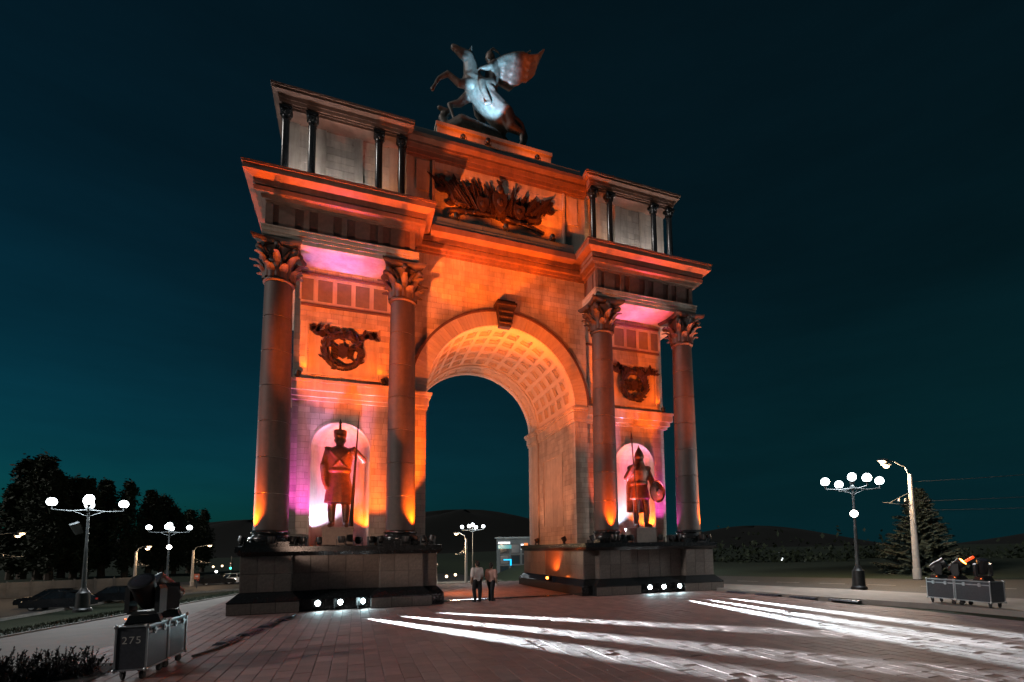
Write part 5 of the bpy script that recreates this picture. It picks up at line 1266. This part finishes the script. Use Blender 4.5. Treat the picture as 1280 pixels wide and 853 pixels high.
# ------------------------------------------------------------------ vegetation
def leaves_mesh(name, n, fn, size, m, seed, tone=.5):
    r = random.Random(seed); b = MB()
    for _ in range(n):
        c, out = fn(r)
        if c is None: continue
        s_ = size*r.uniform(.6, 1.3); a_ = Vector((r.gauss(0, 1), r.gauss(0, 1), r.gauss(0, 1))).normalized(); u = a_.cross(Vector((r.gauss(0, 1), r.gauss(0, 1), r.gauss(0, 1)))).normalized()
        b.face([c-a_*s_, c+u*s_*.5, c+a_*s_, c-u*s_*.5], r.uniform(-tone, tone))
    return b.me(name, m, fix=False)
def poplar(seed, h, w):
    r0 = random.Random(seed); cl = []
    for k in range(46):
        t = (k+.5)/46; z = h*(.10+.90*t); rr = w*(math.sin(math.pi*min(1, (t*.80+.16)))**.55)*(1+.18*math.sin(7*t+seed))
        for _ in range(2):
            a_ = r0.uniform(0, 6.28); d = rr*r0.uniform(.15, .85); cl.append((Vector((d*math.cos(a_), d*math.sin(a_), z)), rr*r0.uniform(.25, .48)+.12))
    def fn(r):
        c, q = r.choice(cl); v = Vector((r.gauss(0, 1), r.gauss(0, 1), r.gauss(0, 1.5)))*q*.55; return c+v, v
    cr = leaves_mesh('crown', 5200, fn, .17, 'leaf', seed+1)
    tb = MB(); tb.tube((0, 0, 0), (.1, .05, h*.45), .26, .14, 8); tb.tube((.1, .05, h*.45), (0, 0, h*.9), .14, .03, 8)
    for k in range(9):
        z = h*(.15+.08*k); a_ = k*2.4; tb.tube((0, 0, z), (w*.6*math.cos(a_), w*.6*math.sin(a_), z+w*1.3), .06, .015, 6)
    return cr, tb.me('trunk', 'bark')
pops = [poplar(100, 10, 1.25), poplar(200, 10, 1.0), poplar(300, 10, 1.6)]
def ray_place(u, d):   # ground position at a bearing (tangent offset) and distance
    f = Vector((.3668, .9303)); r_ = Vector((.9303, -.3668)); p = Vector((-5.43, -18.52)) + f*d + r_*(u*d); return p.x, p.y
TREES = [(15, 604, 82, 1), (30, 574, 84, 0), (50, 569, 80, 0), (64, 586, 79, 1), (79, 596, 86, 1), (94, 597, 84, 0), (108, 597, 82, 1), (129, 599, 88, 1), (158, 601, 84, 1), (187, 612, 90, 1), (203, 619, 94, 2), (219, 634, 96, 2), (237, 637, 100, 2), (254, 636, 104, 1)]
desc = ['tall bushy', 'slim', 'broad low']
for k, (px, top, d, kind) in enumerate(TREES):
    bx_, by = ray_place((px-696.8)/641.8, d)
    hz = 694.5-.0153*px
    h = (hz-top)/641.8*d*1.0 + 3.5
    nm = '%s dark poplar behind the left street, number %s from the left' % (desc[kind], ['one', 'two', 'three', 'four', 'five', 'six', 'seven', 'eight', 'nine', 'ten', 'eleven', 'twelve', 'thirteen', 'fourteen'][k])
    t = thing('poplar_tree', nm, 'tree', (bx_, by, -1.75), k*1.3, 'poplars behind the left street')
    cr, tk = pops[kind]; f = h/10
    put('crown', cr, t, scale=(f*1.3, f*1.3, f)); put('trunk', tk, t, scale=(f*1.3, f*1.3, f))
# spruce on the right
def spruce(h, w):
    r = random.Random(17); nb = MB(); br = MB()
    br.tube((0, 0, 0), (0, 0, h*.97), .16, .02, 8)
    z = h*.07
    while z < h*.98:
        t = z/h; ln = w*(1-t)**.8*r.uniform(.85, 1.1)+.10; n = int(9+6*(1-t)); off = r.uniform(0, 6)
        for k in range(n):
            a_ = off+6.283*k/n+r.uniform(-.2, .2); L_ = ln*r.uniform(.75, 1.1); c, s_ = math.cos(a_), math.sin(a_); drop = .28*L_
            tip = Vector((c*L_, s_*L_, z-drop+.16*L_)); mid = Vector((c*L_*.6, s_*L_*.6, z-drop*.8)); br.tube((0, 0, z), mid, .03, .018, 5); br.tube(mid, tip, .018, .006, 5)
            for j in range(int(26+60*L_)):
                f = r.uniform(.12, 1.0); b_ = (Vector((0, 0, z)).lerp(mid, f/.6) if f < .6 else mid.lerp(tip, (f-.6)/.4))
                sd = r.choice((-1, 1)); q = Vector((-s_*sd, c*sd, 0)); d = (q*r.uniform(.3, 1)+Vector((c, s_, 0))*r.uniform(.3, .9)+Vector((0, 0, r.uniform(-.55, -.05)))).normalized()
                l2 = r.uniform(.16, .38)*(1.15-.45*f); up = d.cross(Vector((0, 0, 1))).normalized()*l2*.26
                nb.face([b_, b_+d*l2*.55+up, b_+d*l2, b_+d*l2*.55-up], r.uniform(-.5, .5))
        z += h*.035*(1.1-.4*t)
    return nb, br
t = thing('spruce_tree', 'wide pale spruce behind the concrete utility pole on the right', 'tree', (26.6, 2.6, -.25), 0)
nb, br = spruce(5.6, 2.75); nb.build('crown', 'spruce_needle', t, fix=False); br.build('trunk', 'bark', t)
# far wood
fw = MB(); r = random.Random(23)
for i in range(46):
    a_ = i/45; d = 62+r.uniform(-6, 10); u = -.02+.95*a_; x, y = ray_place(u, d); 
    hh = r.uniform(2.2, 4.2)
    for _ in range(150):
        v = Vector((r.gauss(0, .9), r.gauss(0, .9), abs(r.gauss(.45, .35))*hh)); s_ = r.uniform(.2, .42); q = Vector((r.gauss(0, 1), r.gauss(0, 1), r.gauss(0, 1))).normalized(); w = q.cross(Vector((0, 0, 1))+q*.3).normalized(); c = Vector((x, y, -1.7))+v
        fw.face([c-q*s_, c+w*s_*.6, c+q*s_, c-w*s_*.6], r.uniform(-.5, .5))
tag(fw.build('wood', 'leaf', fix=False), 'dark belt of far bushes and trees behind the street and right of the arch', 'wood', kind='stuff')
# plants in the bed
pl = MB(); r = random.Random(31)
for i in range(130):
    t = r.random(); x = -11.9+2.75*t+r.uniform(-.1, .1); y = -8.05-.42*(1-t)*1.5+r.uniform(-.9, .25)*(.6+.4*(1-t))
    hh = r.uniform(.24, .56)*(1.1-.35*t)
    for k in range(r.randint(3, 6)):
        a_ = r.uniform(0, 6.28); ln = r.uniform(.02, .16); b0 = Vector((x+r.uniform(-.05, .05), y+r.uniform(-.05, .05), .01)); tp = b0+Vector((math.cos(a_)*ln+.04, math.sin(a_)*ln, hh*r.uniform(.6, 1.05)))
        pl.tube(b0, tp, .006, .004, 3, cap=False)
        for j in range(9):
            f = .45+.55*j/9; c = b0.lerp(tp, f); s_ = .022*(1.2-.6*f)*(1.6 if f > .6 else 1)
            q = Vector((r.gauss(0, 1), r.gauss(0, 1), r.uniform(.4, 1.6))).normalized(); w = q.cross(Vector((r.gauss(0, 1), r.gauss(0, 1), .2))).normalized(); pl.face([c-w*s_*.5, c+q*s_*1.6, c+w*s_*.5, c-q*s_*.5], r.uniform(-.5, .5))
    for k in range(14):
        c = Vector((x+r.gauss(0, .09), y+r.gauss(0, .09), abs(r.gauss(.05, .05)))); q = Vector((r.gauss(0, 1), r.gauss(0, 1), r.uniform(.5, 1.5))).normalized(); w = q.cross(Vector((1, .3, .2))).normalized(); s_ = .06
        pl.face([c-w*s_*.35, c+q*s_*1.4, c+w*s_*.35, c-q*s_*.3], r.uniform(-.5, .5))
tag(pl.build('bedding_plants', 'lavender', fix=False), 'spiky dark bedding plants in the bed at the lower left corner', 'plants', kind='stuff')
# grass tufts on the left verge
gt = MB(); r = random.Random(37)
for i in range(9000):
    y = r.uniform(-6, 22); x = edge(y)-.05-abs(r.gauss(0, 3.2)); z = terr(x, y)-.06; hgt = r.uniform(.04, .12); a_ = r.uniform(0, 3.14); dx, dy = math.cos(a_)*.02, math.sin(a_)*.02; lx, ly = r.gauss(0, .03), r.gauss(0, .03)
    gt.face([(x-dx, y-dy, z), (x+dx, y+dy, z), (x+lx, y+ly, z+hgt)], r.uniform(-.5, .5))
tag(gt.build('grass', 'leaf', fix=False), 'short grass on the verge left of the arch', 'grass', kind='stuff')

# ------------------------------------------------------------------ cars, fence, signs and buildings behind
def car(loc, rz, paint, label, group, L_=3.6, W=1.45, H=1.18, van=False, lit=False):
    t = thing('parked_car', label, 'car', loc, rz, group)
    low = [(0, .22), (.05, .50), (.10, .62), (.95, .72)] if not van else [(0, .22), (.05, .55), (.35, .75), (.55, .80)]
    body = [(0, .22), (-.02, .42), (.04, .58), (.30, .66), (1.02, .74), (L_-.62, .78), (L_-.10, .74), (L_, .55), (L_-.02, .24), (L_-.35, .20), (.35, .20)]
    b = MB(); b.prism(body, -W/2, W/2); bo = b.build('body', paint, t)
    cab = [(.98, .735), (1.55, H-.03), (1.85, H), (L_-1.05, H-.01), (L_-.55, H-.16), (L_-.25, .76)] if not van else [(.5, .735), (1.0, 1.45), (1.3, 1.55), (L_-.1, 1.55), (L_-.02, .75)]
    g = MB(); n = len(cab); vs = [(x, -W/2+.03+(z-.73)*.28, z) for x, z in cab]+[(x, W/2-.03-(z-.73)*.28, z) for x, z in cab]
    g.mesh(vs, [tuple(range(n)), tuple(range(2*n-1, n-1, -1))]+[(i, i+n, (i+1) % n+n, (i+1) % n) for i in range(n)]); g.build('windows', 'car_glass', t)
    rf = MB(); cz = max(z for _, z in cab); a_, b_ = [x for x, z in cab if z > cz-.2][0], [x for x, z in cab if z > cz-.2][-1]
    rf.box(a_, b_, -W/2+.16, W/2-.16, cz-.005, cz+.03)
    for sy in (-1, 1):
        for (x0, x1) in ((cab[0], cab[1]), (cab[-2], cab[-1])): rf.tube((x0[0], sy*(W/2-.03-(x0[1]-.73)*.28), x0[1]), (x1[0], sy*(W/2-.03-(x1[1]-.73)*.28), x1[1]), .035, .035, 6)
        xm = (cab[1][0]+cab[-2][0])/2; rf.tube((xm, sy*(W/2-.02), .74), (xm, sy*(W/2-.02-(cz-.73)*.28), cz), .035, .035, 6)
    rf.build('roof', paint, t)
    wm = MB(); wm.lathe([(.20, -.09), (.27, -.07), (.27, .07), (.20, .09)], 16); wm.v = [(x, z, y) for x, y, z in wm.v]; wme = wm.me('tyre', 'rubber')
    rm = MB(); rm.lathe([(.17, -.095), (.17, .095)], 12); rm.v = [(x, z, y) for x, y, z in rm.v]; rme = rm.me('rim', 'aluminium')
    for x in (.68, L_-.72):
        for sy in (-1, 1): w = put('wheel', wme, t, (x, sy*(W/2-.10), .27)); put('rim', rme, w)
    for sy in (-1, 1):
        h_ = MB(); h_.ball((0, 0, 0), .10, 10, 6, (.5, 1.4, .8)); h_.build('headlight', 'headlight_on' if lit else 'aluminium', t, (.03, sy*(W/2-.22), .55)); h_ = MB(); h_.box(-.03, .03, -.12, .12, -.06, .06); h_.build('tail_light', 'red_paint', t, (L_-.02, sy*(W/2-.2), .60))
    pl_ = MB(); pl_.box(-.02, 0, -.22, .22, -.05, .05); pl_.build('number_plate', 'car_white', t, (-.012, 0, .36))
    return t
GK = 'cars parked in the street on the left'
car((-28.6, 21.4, -1.73), R(22), 'car_white', 'white car cut off by the left edge, in the street', GK, van=True)
car((-25.6, 26.4, -1.73), R(-6), 'car_dark', 'dark car parked in the street, nearest the white one', GK)
car((-24.2, 30.6, -1.73), R(-2), 'car_dark', 'dark car parked right of the left street lamp', GK)
car((-27.5, 29.5, -1.73), R(8), 'car_dark', 'dark car parked in the second row behind the others on the left', GK)
car((-18.6, 52.5, -1.73), R(200), 'car_dark', 'far car with its headlights on below the traffic lights', GK, lit=True)
car((-16.9, 54.5, -1.73), R(215), 'car_white', 'far pale car with its headlights on, right of the traffic lights', GK, lit=True)
fn_ = thing('concrete_fence', 'grey concrete panel fence behind the cars in the left street', 'fence', (-36.0, 39.5, -1.75), math.atan2(7.0, 11.0))
pm_ = MB(); pm_.box(.03, 1.42, -.04, .04, 0, 1.35); pm_.box(.12, 1.33, -.06, -.04, .15, 1.2); pme = pm_.me('panel', 'fence_grey'); pom = MB(); pom.box(-.06, .03, -.07, .07, 0, 1.45); pome = pom.me('post', 'fence_grey')
for k in range(9):
    put('panel', pme, fn_, (k*1.45, 0, 0)); put('post', pome, fn_, (k*1.45, 0, 0))
# road sign
t = thing('road_sign', 'small orange square road sign on a post at the far left street', 'sign', (-20.6, 45.0, -1.7), R(-20))
b = MB(); b.tube((0, 0, 0), (0, 0, 1.5), .035, .035, 8); b.build('post', 'pole_metal', t)
b = MB(); b.box(-.27, .27, -.03, 0, .95, 1.5); b.build('plate', 'orange_frame', t); b = MB(); b.prism([(-.14, 1.18), (.02, 1.18), (.02, 1.1), (.17, 1.24), (.02, 1.38), (.02, 1.3), (-.14, 1.3)], -.04, -.031); b.build('arrow', 'car_white', t)
# traffic lights
for k, (x, y, nm) in enumerate(((-19.6, 55.5, 'left'), (-18.0, 54.5, 'right'))):
    t = thing('traffic_light', 'far traffic light showing green, %s one of the pair left of the arch' % nm, 'traffic light', (x, y, -1.7), R(-15), 'traffic lights left of the arch')
    b = MB(); b.tube((0, 0, 0), (0, 0, 3.2), .05, .04, 8); b.build('post', 'pole_metal', t)
    b = MB(); b.box(-.16, .16, -.12, .10, 1.55, 2.5); b.build('housing', 'black_metal', t)
    for j, m in enumerate(('green_lens', 'lens_glass', 'lens_glass')):
        b = MB(); b.ball((0, -.12, 1.75+.28*j), .125, 12, 8, (1, .4, 1)); b.build('lens', m, t)
# building seen through the arch
bd = thing('office_building', 'low modern building with white and teal lit signs, seen through the arch', 'building', (11.3, 45.2, -1.7), R(-22))
b = MB(); b.box(0, 9, 0, 6, 0, 4.9); b.build('wall', 'building_wall', bd)
b = MB(); b.box(-.15, 9.15, -.2, 6.15, 4.9, 5.1); b.build('roof', 'zinc', bd)
for i in range(6):
    for k in range(3):
        f = MB(); f.box(-.58, .58, -.05, .0, -.6, .6); fo2 = f.build('window', 'black_metal', bd, (1.0+1.4*i, 0, .9+1.35*k)); g = MB(); g.box(-.5, .5, -.06, -.051, -.52, .52); g.build('pane', 'dim_window' if (i*3+k) % 4 == 1 else 'building_glass', fo2)
b = MB()
for k in range(9): b.box(.25+.17*k, .37+.17*k, -.16, -.10, 4.22, 4.5)
b.build('sign_lettering', 'white_sign', bd)
b = MB(); b.box(.2, 1.9, -.13, -.09, 3.62, 4.1); b.build('sign_panel', 'teal_sign', bd)
b = MB(); b.box(.9, 1.9, -.16, -.1, 2.15, 2.3); b.box(1.72, 1.9, -.16, -.1, 1.5, 2.15); b.build('canopy_light', 'blue_sign', bd)
b = MB(); b.box(3.1, 3.45, -.2, -.1, 3.5, 4.2); b.build('shop_sign', 'white_sign', bd); b = MB(); b.box(3.5, 4.0, -.2, -.1, 4.0, 4.3); b.build('shop_sign', 'orange_sign', bd)
# low lit wall of a far terrace and small far lights
for k, (px, py, d, m, lab) in enumerate(((955, 704, 60, 'warm_dot', 'long dim light bar far across the road, right of the arch'), (975, 697, 62, 'globe_light', 'tiny white light far across the road, right of the arch'), (558, 718, 60, 'warm_dot', 'tiny warm light in the dark left of the walkers'), (569, 716, 62, 'warm_dot', 'tiny warm light just left of the walkers'), (272, 712, 76, 'headlight_on', 'bright far light above the street, left of the traffic lights'), (268, 706, 90, 'warm_dot', 'warm far lamp left of the traffic lights'), (279, 705, 92, 'warm_dot', 'warm far lamp just above the traffic lights'), (291, 704, 94, 'warm_dot', 'warm far lamp right of the traffic lights'))):
    x, y = ray_place((px-696.8)/641.8, d); z = 1.8-(py-(694.5-.0118*px*1.28))/641.8*d*1.0
    t = thing('far_lamp', lab, 'lamp', (x, y, terr(x, y)), R(-21)); zz = z-terr(x, y)
    b = MB(); b.tube((0, 0, 0), (0, 0, zz), .04, .03, 6); b.build('post', 'black_metal', t)
    b = MB()
    if k == 0: b.box(-1.2, 1.2, -.05, .05, zz-.06, zz+.06)
    else: b.ball((0, 0, zz), .16, 10, 8)
    b.build('bulb', m, t)
